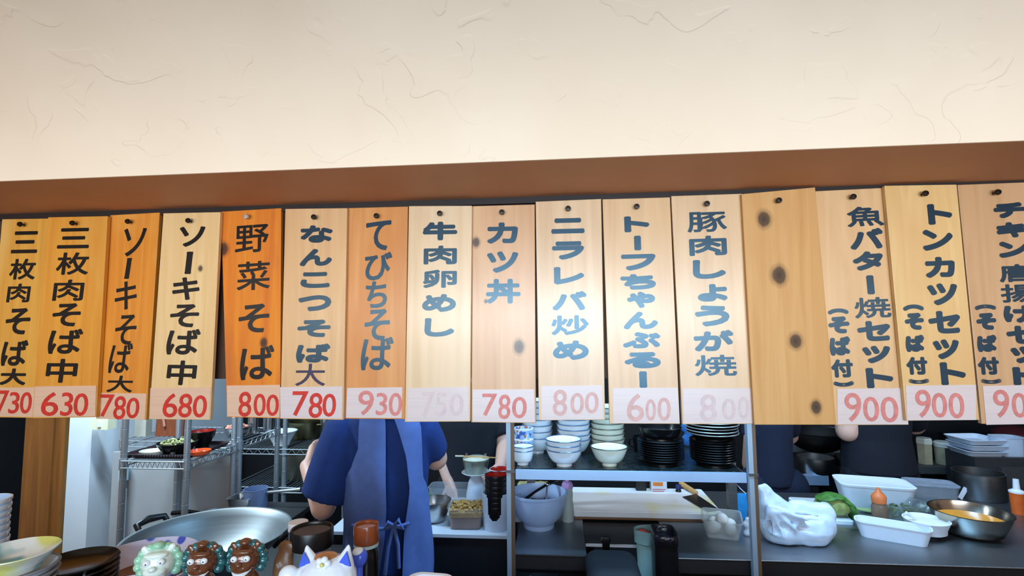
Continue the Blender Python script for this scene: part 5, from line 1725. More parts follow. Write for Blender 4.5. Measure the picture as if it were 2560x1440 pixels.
obj('stand', MB().lathe([(0, 0), (rpt * .55, 0), (rpt * .5, hb_ - .002), (0, hb_ - .002)], 40), BLACK_PL, t)
t = thing('steel_wok', 'very large shallow steel wok with black handles behind the figurines', 'wok', (cpt.x, cpt.y, zrim - dep))
prof = [(0, 0), (rpt * .26, .0005)]
for k in range(1, 11):
    u = .26 + .74 * k / 10
    prof.append((rpt * u, dep * ((u - .26) / .74) ** 1.7))
prof += [(rpt * 1.02, dep + .002), (rpt * 1.02, dep + .005), (rpt * .99, dep + .004)]
for k in range(10, 0, -1):
    u = .26 + .74 * k / 10
    prof.append((rpt * u - .004, dep * ((u - .26) / .74) ** 1.7 + .003))
prof += [(rpt * .255, .004), (rpt * .24, .009), (rpt * .22, .009), (rpt * .20, .004), (0, .004)]
obj('pan', MB().lathe(prof, 80), steel('wok_steel', 140, .42, (.98, 1, 1)), t, 'steel pan with a ring at its centre')
for a0 in (166, 6):
    a = R(a0)
    ca, sa = math.cos(a), math.sin(a)
    pts = []
    for (dr, dt, dz) in ((.96, -.10, -.022), (1.10, -.09, .012), (1.15, 0, .016), (1.10, .09, .012), (.96, .10, -.022)):
        pts.append((rpt * (dr * ca - dt * 2.2 * sa), rpt * (dr * sa + dt * 2.2 * ca), dep + dz))
    obj('handle', MB().tube(pts, [.006, .010, .012, .010, .006], 10), BLACK_PL, t, 'black grip')
# pans beside it on a small table
xt0, xt1 = xr1 + .035, X(740, 1290, 2.2)
zt2 = P(560, 1285, 2.2).z
t = thing('pan_table', 'low steel table with pans between the range and the racks', 'table', ((xt0 + xt1) / 2, 2.05, 0))
hw = (xt1 - xt0) / 2
obj('table_top', MB().box((-hw, 0, zt2 - .02), (hw, .32, zt2)), STEEL_D, t, None, 0)
for lx in (-hw, hw - .03):
    for ly in (.0, .29):
        obj('leg', MB().box((lx, ly, 0), (lx + .03, ly + .03, zt2 - .0205)), BLACK_PL, t, None, 0)
c = P(525, 1275, 2.12)
t = thing('shallow_pan', 'shallow pan with brown oil at the front left of the pan table', 'pan', (c.x + .03, 2.13, zt2))
rr_ = .072
obj('body', MB().lathe([(0, 0), (rr_ * .8, 0), (rr_, .028), (rr_ * 1.03, .03), (rr_ * .98, .031), (rr_ * .78, .004), (0, .004)], 40), STEEL_D, t)
obj('oil', MB().lathe([(0, .008), (rr_ * .84, .009), (rr_ * .9, .015), (0, .0155)], 40), mat('brown_oil', (92, 60, 30), .1, coat=.5), t, 'brown oil')
obj('handle', MB().tube([(-rr_, 0, .028), (-rr_ - .05, -.01, .035), (-rr_ - .12, -.02, .03)], [.005, .008, .009], 8), BLACK_PL, t, 'black handle')
c = P(590, 1250, 2.25)
t = thing('steel_strainer', 'grey steel straining tray behind the shallow pan', 'tray', (c.x + .02, 2.28, zt2))
obj('tray', MB().rrect([(.05, .04, .015, 0), (.06, .048, .018, .05), (.062, .05, .018, .052), (.057, .045, .016, .05), (.048, .038, .014, .004)]), STEEL, t)
c = P(655, 1225, 2.30)
t = cylpot('saucepan', 'blue-grey saucepan with a long handle at the right end of the pan table', (c.x - .02, 2.285, zt2), .05, .085, mat('blue_grey_enamel', (120, 140, 180), .35, .3, var=.06), False, 1, STEEL, cat='saucepan')
struct('wall_back_left', MB().box((-3.4, 3.55, 0), (X(560, 1100, 3.55), 3.7, 2.42)), mat('pale_back_wall', (150, 156, 160), .6, var=.08))

# ================================================================== people
def ring(z, cx, cy, a, b, n=28):
    return [(cx + a * math.cos(2 * math.pi * k / n), cy + b * math.sin(2 * math.pi * k / n), z) for k in range(n)]


def hand_parts(mb, w, d, side, curl=0.5, sc=1.0):
    """palm + five separate bent fingers; w wrist, d pointing direction, side = palm width axis"""
    d = Vector(d).normalized()
    side = (Vector(side) - Vector(side).dot(d) * d).normalized()
    nrm = d.cross(side).normalized()
    w = Vector(w)
    pc = w + d * .045 * sc
    for s_ in (-.024, -.008, .008, .024):
        mb.capsule(w + side * s_ * .6 * sc, w + d * .085 * sc + side * s_ * sc, .015 * sc, .0125 * sc, 10)
    lens = [.068, .078, .073, .058]
    for i, s_ in enumerate((-.027, -.009, .009, .027)):
        p = w + d * .092 * sc + side * s_ * sc
        dd = d.copy()
        for seg, fr in enumerate((.45, .32, .23)):
            ang = curl * (0.5 + .5 * seg)
            dd = (dd * math.cos(ang) + nrm * math.sin(ang)).normalized()
            q = p + dd * lens[i] * fr * sc
            mb.capsule(p, q, (.0088 - .0008 * seg) * sc, (.0082 - .0008 * seg) * sc, 9)
            p = q
    p = w + d * .03 * sc - side * .028 * sc
    q = p + (d * .55 - side * .75 + nrm * .3).normalized() * .042 * sc
    mb.capsule(p, q, .013 * sc, .0105 * sc, 9)
    r_ = q + (d * .85 - side * .25 + nrm * .45).normalized() * .034 * sc
    mb.capsule(q, r_, .0102 * sc, .009 * sc, 9)


def person(label, loc, rz, H, cfg, shirtm, trousm):
    """cfg: joints in the local frame (x right, y forward, z up)"""
    k = H / 1.62
    t = thing('person', label, 'person', loc, rz)
    sh_l, el_l, wr_l, hd_l = [Vector(v) for v in cfg['L']]
    sh_r, el_r, wr_r, hd_r = [Vector(v) for v in cfg['Rr']]
    a, b = cfg.get('torso', (.15, .10))
    z_hip, z_sh = .84 * k, cfg.get('zsh', 1.33 * k)
    lean = cfg.get('lean', 0.0)
    nx = cfg.get('neck', (0, .02))
    mb = MB()
    mb.rings([ring(z_hip - .06, 0, 0, a * .95, b * .95), ring(z_hip + .04, 0, 0, a * 1.02, b * 1.05), ring(z_hip + .18 * k, lean * .3, .01, a * .86, b * .9), ring(z_hip + .32 * k, lean * .6, .01, a * .98, b), ring(z_sh - .02, lean, 0, a * 1.0, b * .9), ring(z_sh + .045 * k, lean, .0, a * .55, b * .6)])
    hz = z_sh + .24 * k
    mb.capsule((lean, .0, z_sh + .02), (lean + nx[0], nx[1] + .015, z_sh + .13 * k), .052, .047)
    hc = Vector((lean + nx[0] * 1.4, nx[1] + .035, hz))
    mb.ell(hc, (.073 * k, .092 * k, .108 * k))
    mb.ell(hc + Vector((0, .045, -.045)) * k, (.052 * k, .052 * k, .062 * k))
    mb.ell(hc + Vector((0, .098, -.022)) * k, (.013 * k, .018 * k, .022 * k), (.35, 0, 0))
    mb.ell(hc + Vector((0, .085, -.066)) * k, (.022 * k, .012 * k, .008 * k))
    for s_ in (-1, 1):
        mb.ell(hc + Vector((s_ * .074, -.005, -.012)) * k, (.010 * k, .02 * k, .032 * k))
        mb.ell(hc + Vector((s_ * .03, .078, .018)) * k, (.018 * k, .012 * k, .009 * k))
    for sh, el, wr, hd, sd in ((sh_l, el_l, wr_l, hd_l, -1), (sh_r, el_r, wr_r, hd_r, 1)):
        mb.capsule((lean + sd * a * .5, 0, sh.z), sh, .055, .055)
        ft = cfg.get('fat', 1.0)
        mb.capsule(sh, el, .052 * ft, .041 * ft)
        mb.capsule(el, wr, .041 * ft, .027 * ft)
        d = (hd - wr)
        hand_parts(mb, wr, d, Vector((sd * -.3, 0, 1)) if abs(d.normalized().z) < .8 else Vector((1, 0, 0)), cfg.get('curl', .5))
    legs = cfg.get('legs', [(-.085, 0), (.085, 0)])
    for lx, ly in legs:
        mb.capsule((lx * .95, 0, z_hip - .02), (lx, ly + .01, .45 * k), .085, .055)
        mb.capsule((lx, ly + .01, .45 * k), (lx, ly - .01, .08), .055, .038)
        mb.capsule((lx, ly - .02, .045), (lx * 1.1, ly + .15, .032), .042, .03)
    blob('body', mb, SKIN, .0062, 5, t)
    # eyes
    for s_ in (-1, 1):
        obj('eye', MB().ell(hc + Vector((s_ * .030, .0845, .010)) * k, (.010 * k, .008 * k, .006 * k), seg=12), mat('eye_white', (230, 228, 224), .3, var=.02), t)
    hb = MB()
    hb.ell(hc + Vector((0, -.012, .030)) * k, (.082 * k, .092 * k, .092 * k))
    hb.ell(hc + Vector((0, -.045, -.02)) * k, (.078 * k, .06 * k, .085 * k))
    blob('hair', hb, HAIR, .008, 4, t, 'short black hair')
    # shirt
    sb = MB()
    g = .012
    sb.rings([ring(cfg.get('hem', z_hip + .02), 0, 0, a * 1.02 + g, b * 1.05 + g), ring(z_hip + .18 * k, lean * .3, .01, a * .92 + g, b * .95 + g), ring(z_hip + .32 * k, lean * .6, .01, a * 1.02 + g, b * 1.04 + g), ring(z_sh - .02, lean, 0, a * 1.02 + g, b * .95 + g), ring(z_sh + .04 * k, lean, 0, a * .66 + g, b * .68 + g), ring(z_sh + .062 * k, lean, 0, .062, .06)])
    for sh, el, sd, (r0, r1, fr) in ((sh_l, el_l, -1, cfg.get('sl', (.075, .075, .8))), (sh_r, el_r, 1, cfg.get('sr', (.075, .07, .8)))):
        sb.capsule((lean + sd * a * .45, 0, sh.z - .012), sh, .062, r0)
        e_ = sh.lerp(el, fr)
        sb.tube([sh, sh.lerp(e_, .33), sh.lerp(e_, .66), e_], [r0, r0 * .6 + r1 * .4 + .003, r0 * .25 + r1 * .75 + .003, r1], 22)
    blob('t_shirt', sb, shirtm, .0075, 4, t, cfg.get('shirt_label'))
    lb = MB()
    for lx, ly in legs:
        lb.capsule((lx * .95, 0, z_hip - .0), (lx, ly + .01, .45 * k), .098, .072)
        lb.tube([(lx, ly + .01, .45 * k), (lx, ly, .25), (lx, ly - .01, .07)], [.072, .066, .062], 20)
    lb.rings([ring(z_hip - .10, 0, 0, a * .98, b * 1.0), ring(z_hip + .05, 0, 0, a * 1.03, b * 1.07), ring(z_hip + .09, 0, 0, a * 1.0, b * 1.0)])
    blob('trousers', lb, trousm, .009, 4, t)
    for lx, ly in legs:
        obj('shoe', MB().ell((lx * 1.06, ly + .065, .042), (.052, .14, .042)), BLACK_PL, t)
    return t


# ---- the cook in navy with a blue apron, seen from behind
YA = 1.76
pa = P(970, 1300, YA)
LOC = Vector((pa.x, YA, 0))


def A(px, py, dy):
    p = P(px, py, YA + dy)
    return (p.x - LOC.x, dy, p.z)


cfgA = dict(L=[A(868, 1085, 0.0), A(808, 1268, -.02), A(768, 1165, .13), A(775, 1132, .20)],
            Rr=[A(1058, 1075, .03), A(1090, 1146, .10), A(1040, 1120, .30), A(1020, 1110, .36)],
            torso=(.120, .098), zsh=1.345, sl=(.082, .086, .86), sr=(.058, .055, .80), curl=.55, legs=[(-.05, 0), (.05, 0)], shirt_label='navy T-shirt with wide short sleeves')
cook = person('person in a navy T-shirt and open-backed blue apron, seen from behind, arm bent', LOC, 0, 1.60, cfgA, NAVY, NAVY_DARK)
# apron: two cloth panels that leave the back open, tie at the waist
ta, tb = .128, .100


def tors(z):
    """outer half axes of the clothed torso at height z"""
    pts = [(.10, .138, .116), (.60, .140, .122), (.84, .140, .120), (1.00, .130, .112), (1.16, .138, .118), (1.32, .138, .110), (1.40, .104, .088)]
    for (z0, a0, b0), (z1, a1, b1) in zip(pts, pts[1:]):
        if z <= z1:
            u = max(0, (z - z0) / (z1 - z0))
            return a0 + (a1 - a0) * u, b0 + (b1 - b0) * u
    return pts[-1][1:]


def apron_panel(left_edge, right_edge, z0, z1, nz=46, na=40, seed=0):
    rnd_ = random.Random(seed)
    vs, fs = [], []
    for layer in (0, 1):
        for i in range(nz + 1):
            z = z0 + (z1 - z0) * i / nz
            a_, b_ = tors(z)
            l, r_ = left_edge(z), right_edge(z)
            for j in range(na + 1):
                f_ = l + (r_ - l) * j / na
                fold = (.006 + .012 * max(0, (1.0 - z))) * math.sin(f_ * 9 + seed) * (0.4 + max(0, 1.02 - z)) + .003 * math.sin(z * 23 + f_ * 3)
                g = .012 + fold - (.0035 if layer else 0) + (0.012 * max(0, 1.0 - z))
                vs.append(((a_ + g) * math.sin(f_), -(b_ + g) * math.cos(f_), z))
    n = (nz + 1) * (na + 1)
    idx = lambda L, i, j: L * n + i * (na + 1) + j
    for i in range(nz):
        for j in range(na):
            fs.append((idx(0, i, j), idx(0, i, j + 1), idx(0, i + 1, j + 1), idx(0, i + 1, j)))
            fs.append((idx(1, i, j), idx(1, i + 1, j), idx(1, i + 1, j + 1), idx(1, i, j + 1)))
    for i in range(nz):
        fs.append((idx(0, i, 0), idx(0, i + 1, 0), idx(1, i + 1, 0), idx(1, i, 0)))
        fs.append((idx(0, i, na), idx(1, i, na), idx(1, i + 1, na), idx(0, i + 1, na)))
    for j in range(na):
        fs.append((idx(0, 0, j), idx(1, 0, j), idx(1, 0, j + 1), idx(0, 0, j + 1)))
        fs.append((idx(0, nz, j), idx(0, nz, j + 1), idx(1, nz, j + 1), idx(1, nz, j)))
    m = MB()
    m.add(vs, fs)
    return m


def lerp_tab(tab):
    def f(z):
        if z <= tab[0][0]:
            return R(tab[0][1])
        for (za_, v0), (zb_, v1) in zip(tab, tab[1:]):
            if z <= zb_:
                return R(v0 + (v1 - v0) * (z - za_) / (zb_ - za_))
        return R(tab[-1][1])
    return f


le = lerp_tab([(.45, -155), (1.06, -150), (1.10, -95), (1.14, -58), (1.19, -34), (1.25, -24), (1.33, -26), (1.40, -40)])
re_ = lerp_tab([(.45, 2), (.86, 6), (.98, 12), (1.06, 14), (1.33, 11), (1.40, 6)])
obj('apron_panel', apron_panel(le, re_, .45, 1.395, seed=1), APRON, cook, 'wide left back panel of the blue apron')
le2 = lerp_tab([(.45, 28), (.86, 33), (1.02, 38), (1.12, 43), (1.22, 38), (1.33, 24), (1.40, 14)])
re2 = lerp_tab([(.45, 150), (1.00, 150), (1.05, 92), (1.15, 66), (1.33, 58), (1.40, 50)])
obj('apron_panel', apron_panel(le2, re2, .45, 1.395, seed=2), APRON, cook, 'narrow right back panel of the blue apron')
ab, bb_ = tors(1.02)
mb = MB()
mb.tube([((ab + .022) * math.sin(f_), -(bb_ + .022) * math.cos(f_), 1.02 - .008 * math.cos(f_ * 2)) for f_ in [R(-30 + 9 * q) for q in range(9)]], .0055, 8)
q0 = ((ab + .022) * math.sin(R(24)), -(bb_ + .028) * math.cos(R(24)), 1.02)
for dx, dz, r_ in ((.030, .016, .006), (-.028, .010, .006)):
    mb.tube([q0, (q0[0] + dx * .6, q0[1] - .010, q0[2] + dz * 1.5), (q0[0] + dx, q0[1] - .008, q0[2] - dz * .2), q0], r_, 8)
mb.tube([q0, (q0[0] - .014, q0[1] - .012, q0[2] - .06), (q0[0] - .022, q0[1] - .014, q0[2] - .14)], .006, 8)
mb.tube([q0, (q0[0] + .016, q0[1] - .010, q0[2] - .05), (q0[0] + .020, q0[1] - .012, q0[2] - .12)], .006, 8)
obj('apron_tie', mb, APRON, cook, 'apron tie knotted at the waist')

# ---- person in black behind the left counter, facing us
YBp = 2.72
pb = P(1178, 1300, YBp)
LOCB = Vector((pb.x, YBp, 0))


def Bp(px, py, dy):
    p = P(px, py, YBp - dy)
    return (-(p.x - LOCB.x), dy, p.z)


cfgB = dict(L=[Bp(1246, 1055, 0), Bp(1262, 1105, .04), Bp(1250, 1168, .16), Bp(1235, 1185, .21)],
            Rr=[Bp(1112, 1058, 0), Bp(1098, 1120, .02), Bp(1120, 1200, .10), Bp(1130, 1230, .14)],
            torso=(.150, .11), zsh=1.31, sl=(.070, .066, .75), sr=(.075, .075, .8), curl=.5, shirt_label='black T-shirt')
pB = person('person in a black T-shirt standing behind the left counter, facing the diner', LOCB, R(180), 1.60, cfgB, BLACK_CLOTH, BLACK_CLOTH)

# ---- person in navy at the stove, seen from behind, left elbow out
YD = 2.84
pd = P(2206, 1300, YD)
LOCD = Vector((pd.x, YD, 0))


def Dp(px, py, dy):
    p = P(px, py, YD + dy)
    return (p.x - LOCD.x, dy, p.z)


cfgD = dict(L=[Dp(2150, 985, 0), Dp(2119, 1076, -.02), Dp(2098, 1010, .18), Dp(2090, 1000, .26)],
            Rr=[Dp(2278, 990, 0), Dp(2284, 1060, .14), Dp(2240, 1050, .34), Dp(2225, 1045, .42)],
            torso=(.155, .12), zsh=1.40, sl=(.075, .07, .42), sr=(.07, .062, .97), curl=.8, fat=1.35, shirt_label='very dark navy T-shirt')
pD = person('person in near-black navy at the stove, bare elbow sticking out beside the wok', LOCD, 0, 1.70, cfgD, mat('near_black_navy_cotton', (17, 20, 32), .9, var=.1, bump=.1), BLACK_CLOTH)
# ---- person in dark navy just right of the post
YE = 2.83
pe = P(1934, 1300, YE)
LOCE = Vector((pe.x, YE, 0))


def Ep(px, py, dy):
    p = P(px, py, YE - dy)
    return (-(p.x - LOCE.x), dy, p.z)


cfgE = dict(L=[Ep(1972, 1030, 0), Ep(1975, 1090, -.12), Ep(1940, 1120, -.24), Ep(1935, 1125, -.30)],
            Rr=[Ep(1890, 1030, 0), Ep(1880, 1095, .02), Ep(1868, 1160, -.10), Ep(1866, 1180, -.16)],
            torso=(.095, .09), zsh=1.28, sl=(.055, .05, .8), sr=(.06, .055, .95), curl=.5, shirt_label='dark navy shirt')
pE = person('slim person in dark navy partly hidden by the right post, beside the wok', LOCE, R(180), 1.58, cfgE, NAVY_DARK, NAVY_DARK)

# ================================================================== customer ledge and its figurines
ZG = 1.15
t = thing('counter_ledge', 'wooden customer ledge carrying plates, figurines and jars', 'ledge', (0, .40, 0))
obj('ledge_top', MB().box((-2.2, 0, ZG - .035), (2.2, .50, ZG)), wood('ledge_wood', (150, 104, 60), (120, 78, 42), seed=9.1, gloss=.4), t, None, 0)
obj('panel', MB().box((-2.2, .40, 0), (2.2, .44, ZG - .0355)), mat('ledge_panel', (90, 64, 44), .6, var=.15), t, None, 0)


def FG(px, py, Y):
    p = P(px, py, Y)
    return p


# stack of white plates, far left front
c = FG(36, 1394, .72)
rp = 88 * MPP(c)
zt = c.z
pr = dish('white_plate', plate_prof(rp, .022, rp * .6, .0028), WHITE_CER, mat('thin_grey_rim', (120, 130, 140), .3), label='x', cat='plate')
n = 13
stp = .0092
base = zt - .036 - n * stp
stack(pr, (c.x, c.y, max(base, ZG + .0)), n, stp, lambda k: nth(k) + ' white plate in the stack at the lower left corner', 'white plates at the lower left', .0012)
zb_ = max(base, ZG) + n * stp + .0105
floral = mat('yellow_blue_floral_glaze', (226, 232, 232), .2, coat=.4, var=.02)
nt = floral.node_tree
n2 = nt.nodes.new('ShaderNodeTexNoise')
n2.inputs['Scale'].default_value = 16
cr = nt.nodes.new('ShaderNodeValToRGB')
els = cr.color_ramp.elements
els[0].position, els[0].color = 0.40, lin((120, 180, 190)) + (1,)
els[1].position, els[1].color = 0.47, lin((228, 234, 232)) + (1,)
e = els.new(.56)
e.color = lin((226, 232, 228)) + (1,)
e = els.new(.66)
e.color = lin((214, 214, 120)) + (1,)
tc = [q for q in nt.nodes if q.type == 'TEX_COORD'][0]
nt.links.new(tc.outputs['Object'], n2.inputs['Vector'])
nt.links.new(n2.outputs['Fac'], cr.inputs[0])
nt.links.new(cr.outputs[0], nt.nodes['Principled BSDF'].inputs['Base Color'])
t = thing('floral_bowl', 'shallow bowl with yellow and blue flowers on top of the white plates', 'bowl', (c.x, c.y, zb_))
obj('body', MB().lathe([(0, .004), (rp * .5, .004), (rp * .52, 0), (rp * .6, 0), (rp * .62, .006), (rp * .86, .018), (rp * 1.02, .0265), (rp * 1.012, .028), (rp * .84, .021), (rp * .6, .011), (0, .008)], 48), floral, t)
# blue-white cups, tall column at the left edge
c = FG(-36, 1248, .84)
rcx = 48 * MPP(c)
pr = thing('ribbed_cup', 'x', 'cup')
BCUP = mat('pale_blue_plastic', (176, 206, 240), .35, var=.04)
obj('body', MB().lathe([(0, .004), (rcx * .70, .004), (rcx * .72, 0), (rcx * .80, .002), (rcx * .96, .040), (rcx, .052), (rcx * .975, .0525), (rcx * .78, .006), (0, .0055)], 36), BCUP, pr)
obj('rim_line', MB().lathe([(rcx * 1.0005, .047), (rcx * 1.03, .050), (rcx * 1.03, .0535), (rcx * .98, .0538), (rcx * .985, .0530), (rcx * 1.0008, .0515)], 36), WHITE_CER, pr, 'thick pale rim')
nn = 13
stack(pr, (c.x, c.y, ZG + .0003), nn, (c.z - ZG - .054) / (nn - 1), lambda k: nth(k) + ' pale blue cup in the column at the left edge', 'pale blue cups at the left edge', .0006)
# black plates
c = FG(192, 1402, .79)
rp = 88 * MPP(c)
pr = dish('black_side_plate', plate_prof(rp, .016, rp * .62, .003), BLACK_CER, label='x', cat='plate')
n = 13
stp = (c.z - ZG - .017) / (n - 1)
stack(pr, (c.x, c.y, ZG + .0003), n, stp, lambda k: nth(k) + ' small black plate beside the white plates on the ledge', 'black side plates on the ledge', .0003)
# floral white-blue bowl behind the shisa
c = FG(358, 1390, .84)
rp = 122 * MPP(c)
fl2 = mat('blue_flower_glaze', (206, 206, 232), .2, coat=.4, var=.02)
nt = fl2.node_tree
vn = nt.nodes.new('ShaderNodeTexVoronoi')
vn.inputs['Scale'].default_value = 34
cr = nt.nodes.new('ShaderNodeValToRGB')
els = cr.color_ramp.elements
els[0].position, els[0].color = .24, lin((70, 90, 190)) + (1,)
els[1].position, els[1].color = .34, lin((206, 206, 234)) + (1,)
tc = [q for q in nt.nodes if q.type == 'TEX_COORD'][0]
nt.links.new(tc.outputs['Object'], vn.inputs['Vector'])
nt.links.new(vn.outputs['Distance'], cr.inputs[0])
nt.links.new(cr.outputs[0], nt.nodes['Principled BSDF'].inputs['Base Color'])
nb = 4
hb = .045
stp = .020
t = thing('flower_bowl', 'x', 'bowl')
obj('body', MB().lathe([(0, .004), (rp * .42, .004), (rp * .44, 0), (rp * .54, 0), (rp * .56, .006), (rp * .88, .028), (rp, hb), (rp * .985, hb + .0012), (rp * .86, .031), (rp * .56, .012), (0, .009)], 52), fl2, t)
obj('brown_centre', MB().lathe([(0, .0093), (rp * .50, .0112), (rp * .62, .0165), (rp * .60, .0172), (rp * .48, .0122), (0, .0102)], 40), mat('brown_bowl_centre', (120, 80, 66), .3, var=.08), t, 'brown glazed centre')
stack(t, (c.x, c.y, c.z - hb - (nb - 1) * stp), nb, stp, lambda k: nth(k) + ' blue-flowered bowl behind the green lion figurine', 'blue-flowered bowls on the ledge', .0005)
hgt = c.z - hb - (nb - 1) * stp
sb_ = thing('bowl_stand', 'dark wooden stand under the blue-flowered bowls', 'stand', (c.x, c.y, ZG))
obj('block', MB().lathe([(0, 0), (rp * .6, 0), (rp * .6, hgt - ZG - .0003), (0, hgt - ZG - .0003)], 32), mat('dark_stand_wood', (60, 42, 30), .5, var=.2), sb_, None)


# ---- ceramic lion-dogs
def lion(label, px, pyc, Y, hwpx, rz, facem, manem, extra, crest=True):
    c = P(px, pyc, Y)
    r = hwpx * MPP(c)          # head half width
    zc = c.z - ZG              # head centre height above ledge
    t = thing('lion_figurine', label, 'figurine', (c.x, Y, ZG), rz)
    mb = MB()
    # seated body facing -y
    mb.ell((0, r * .75, zc * .38), (r * .78, r * .95, zc * .46))
    mb.ell((0, r * .95, zc * .16), (r * .85, r * .9, zc * .2))
    for s_ in (-1, 1):
        mb.capsule((s_ * r * .5, r * .1, zc * .55), (s_ * r * .55, -r * .15, .014), r * .26, r * .2)
        mb.ell((s_ * r * .56, -r * .32, .012), (r * .24, r * .32, .013))
        mb.ell((s_ * r * .75, r * .9, zc * .16), (r * .3, r * .6, zc * .2))
    # head
    mb.ell((0, 0, zc), (r * .82, r * .8, r * .80))
    mb.ell((0, -r * .55, zc - r * .22), (r * .58, r * .45, r * .34))
    mb.ell((0, -r * .98, zc + r * .02), (r * .2, r * .14, r * .13))
    mb.ell((0, -r * .45, zc - r * .66), (r * .5, r * .42, r * .16))
    mb.ell((0, -r * .45, zc + r * .55), (r * .6, r * .3, r * .16))
    for s_ in (-1, 1):
        mb.ell((s_ * r * .62, -r * .05, zc + r * .72), (r * .2, r * .12, r * .26), (0, s_ * .5, 0))
    blob('body', mb, facem, r * .055, 3, t)
    mb = MB()
    for k in range(11):
        a = math.pi * (-.18 + 1.36 * k / 10)
        mb.ell((r * .98 * math.cos(a), r * .12, zc + r * .88 * math.sin(a) - r * .05), (r * .26, r * .3, r * .24), (0, 0, a), 12)
    for k in range(6):
        a = math.pi * k / 5
        mb.ell((r * .6 * math.cos(a), r * .6, zc + r * .55 * math.sin(a)), (r * .3, r * .28, r * .28), (0, 0, 0), 12)
    blob('mane', mb, manem, r * .055, 2, t, 'curled mane')
    for s_ in (-1, 1):
        e = obj('eye', MB().ell((s_ * r * .34, -r * .72, zc + r * .26), (r * .19, r * .14, r * .17), seg=18), WHITE_CER, t, 'bulging white eye')
        obj('pupil', MB().ell((s_ * r * .34, -r * .845, zc + r * .26), (r * .045, r * .03, r * .045), seg=12), mat('faded_pupil', (60, 56, 60), .3), e)
    mb = MB()
    N_ = 9
    rs = []
    for k in range(N_):
        u = k / (N_ - 1) * 2 - 1
        x = r * .52 * u
        y = -r * (.93 - .38 * u * u)
        z0 = zc - r * (.56 - .20 * u * u)
        w_ = r * .12 * (1 - .55 * u * u)
        rs.append([(x, y - r * .05, z0 - w_), (x, y - r * .05, z0 + w_), (x, y + r * .2, z0 + w_), (x, y + r * .2, z0 - w_)])
    mb.rings(rs)
    obj('teeth', mb, extra.get('teeth', WHITE_CER), t, 'white teeth')
    if crest:
        obj('crest', MB().ell((0, -r * .1, zc + r * .95), (r * .3, r * .3, r * .2)), extra.get('crest', manem), t)
    return t, r, zc


BROWN_G = mat('brown_ceramic_glaze', (104, 58, 34), .14, coat=.7, var=.35, nscale=60)
TEAL_G = mat('teal_ceramic_glaze', (34, 96, 100), .14, coat=.7, var=.5, nscale=60)
PALE_G = mat('pale_green_ceramic_glaze', (150, 200, 170), .18, coat=.6, var=.22, nscale=30)
WHITE_G = mat('white_celadon_glaze', (222, 236, 226), .18, coat=.6, var=.05)
t, r, zc = lion('pale green and white ceramic lion-dog figurine in front of the flowered bowls', 396, 1406, .71, 46, R(22), WHITE_G, PALE_G, {})
obj('ball', MB().ell((-r * 1.05, -r * .55, r * .62), (r * .62, r * .62, r * .62)), WHITE_G, t, 'pale ball under the paw')
lion('brown and teal ceramic lion-dog figurine, left one of the brown pair', 507, 1402, .73, 44, R(14), BROWN_G, TEAL_G, {'crest': BROWN_G})
lion('brown and teal ceramic lion-dog figurine, right one of the brown pair', 614, 1396, .75, 44, R(10), BROWN_G, TEAL_G, {'crest': BROWN_G})
# brown pouch
c = FG(694, 1385, .80)
mb = MB()
hh_ = c.z + .012 - ZG
mb.ell((0, 0, hh_ * .35), (.020, .014, hh_ * .36))
mb.ell((0, 0, hh_ * .65), (.018, .010, hh_ * .3))
mb.ell((.004, 0, hh_ * .93), (.015, .005, .012))
rnd = random.Random(8)
for k in range(7):
    mb.capsule((rnd.uniform(-.014, .014), -.010, hh_ * rnd.uniform(.3, .8)), (rnd.uniform(-.014, .014), -.011, hh_ * rnd.uniform(.3, .8)), .003, .002, 7)
o = blob('crumpled_pouch', mb, mat('brown_crumpled_pouch', (120, 80, 48), .4, coat=.2, var=.3, nscale=40, bump=.4), .0028, 2)
tag(o, 'brown crumpled pouch between the brown lion-dogs and the black-lidded jar', 'pouch')
o.location = (c.x, .82, ZG - .0005)
# jar with black lid
c = FG(776, 1343, .84)
rj = 52 * MPP(c)
zl0 = P(776, 1368, .84).z - ZG
zl1 = P(776, 1322, .84).z - ZG
t = thing('lidded_jar', 'clear jar with a wide black lid behind the white lucky cat', 'jar', (c.x, .845, ZG))
obj('glass', MB().lathe([(0, 0), (rj * .88, 0), (rj * .93, .006), (rj * .93, zl0 - .014), (rj * .84, zl0 - .003), (rj * .84, zl0), (0, zl0)], 40), mat('jar_glass', (150, 165, 170), .08, trans=.5, alpha=.7, ior=1.25, var=.04), t)
obj('paper_label', MB().lathe([(rj * .9335, .02), (rj * .942, .02), (rj * .942, zl0 - .030), (rj * .9335, zl0 - .030)], 40), mat('white_jar_label', (214, 226, 240), .5, var=.03), t, 'white paper label')
obj('lid', MB().lathe([(0, zl0 + .0003), (rj * .97, zl0 + .0003), (rj, zl0 + .003), (rj, zl1 - .003), (rj * .96, zl1), (rj * .90, zl1 - .001), (rj * .88, zl1 - .004), (0, zl1 - .004)], 48), BLACK_PL, t, 'wide black screw lid')
c = FG(746, 1304, .905)
t = thing('white_capped_jar', 'small jar with a flat white cap behind the black-lidded jar', 'jar', (c.x, .87 + .035, ZG))
rj = 24 * MPP(c)
z1 = c.z - ZG
obj('glass', MB().lathe([(0, 0), (rj * .9, 0), (rj * .9, z1 - .014), (0, z1 - .014)], 28), mat('jar_glass', (150, 165, 170), .08), t)
obj('cap', MB().lathe([(0, z1 - .0138), (rj, z1 - .0137), (rj, z1 - .002), (rj * .95, z1), (0, z1)], 32), WHITE_PL, t, 'flat white cap')
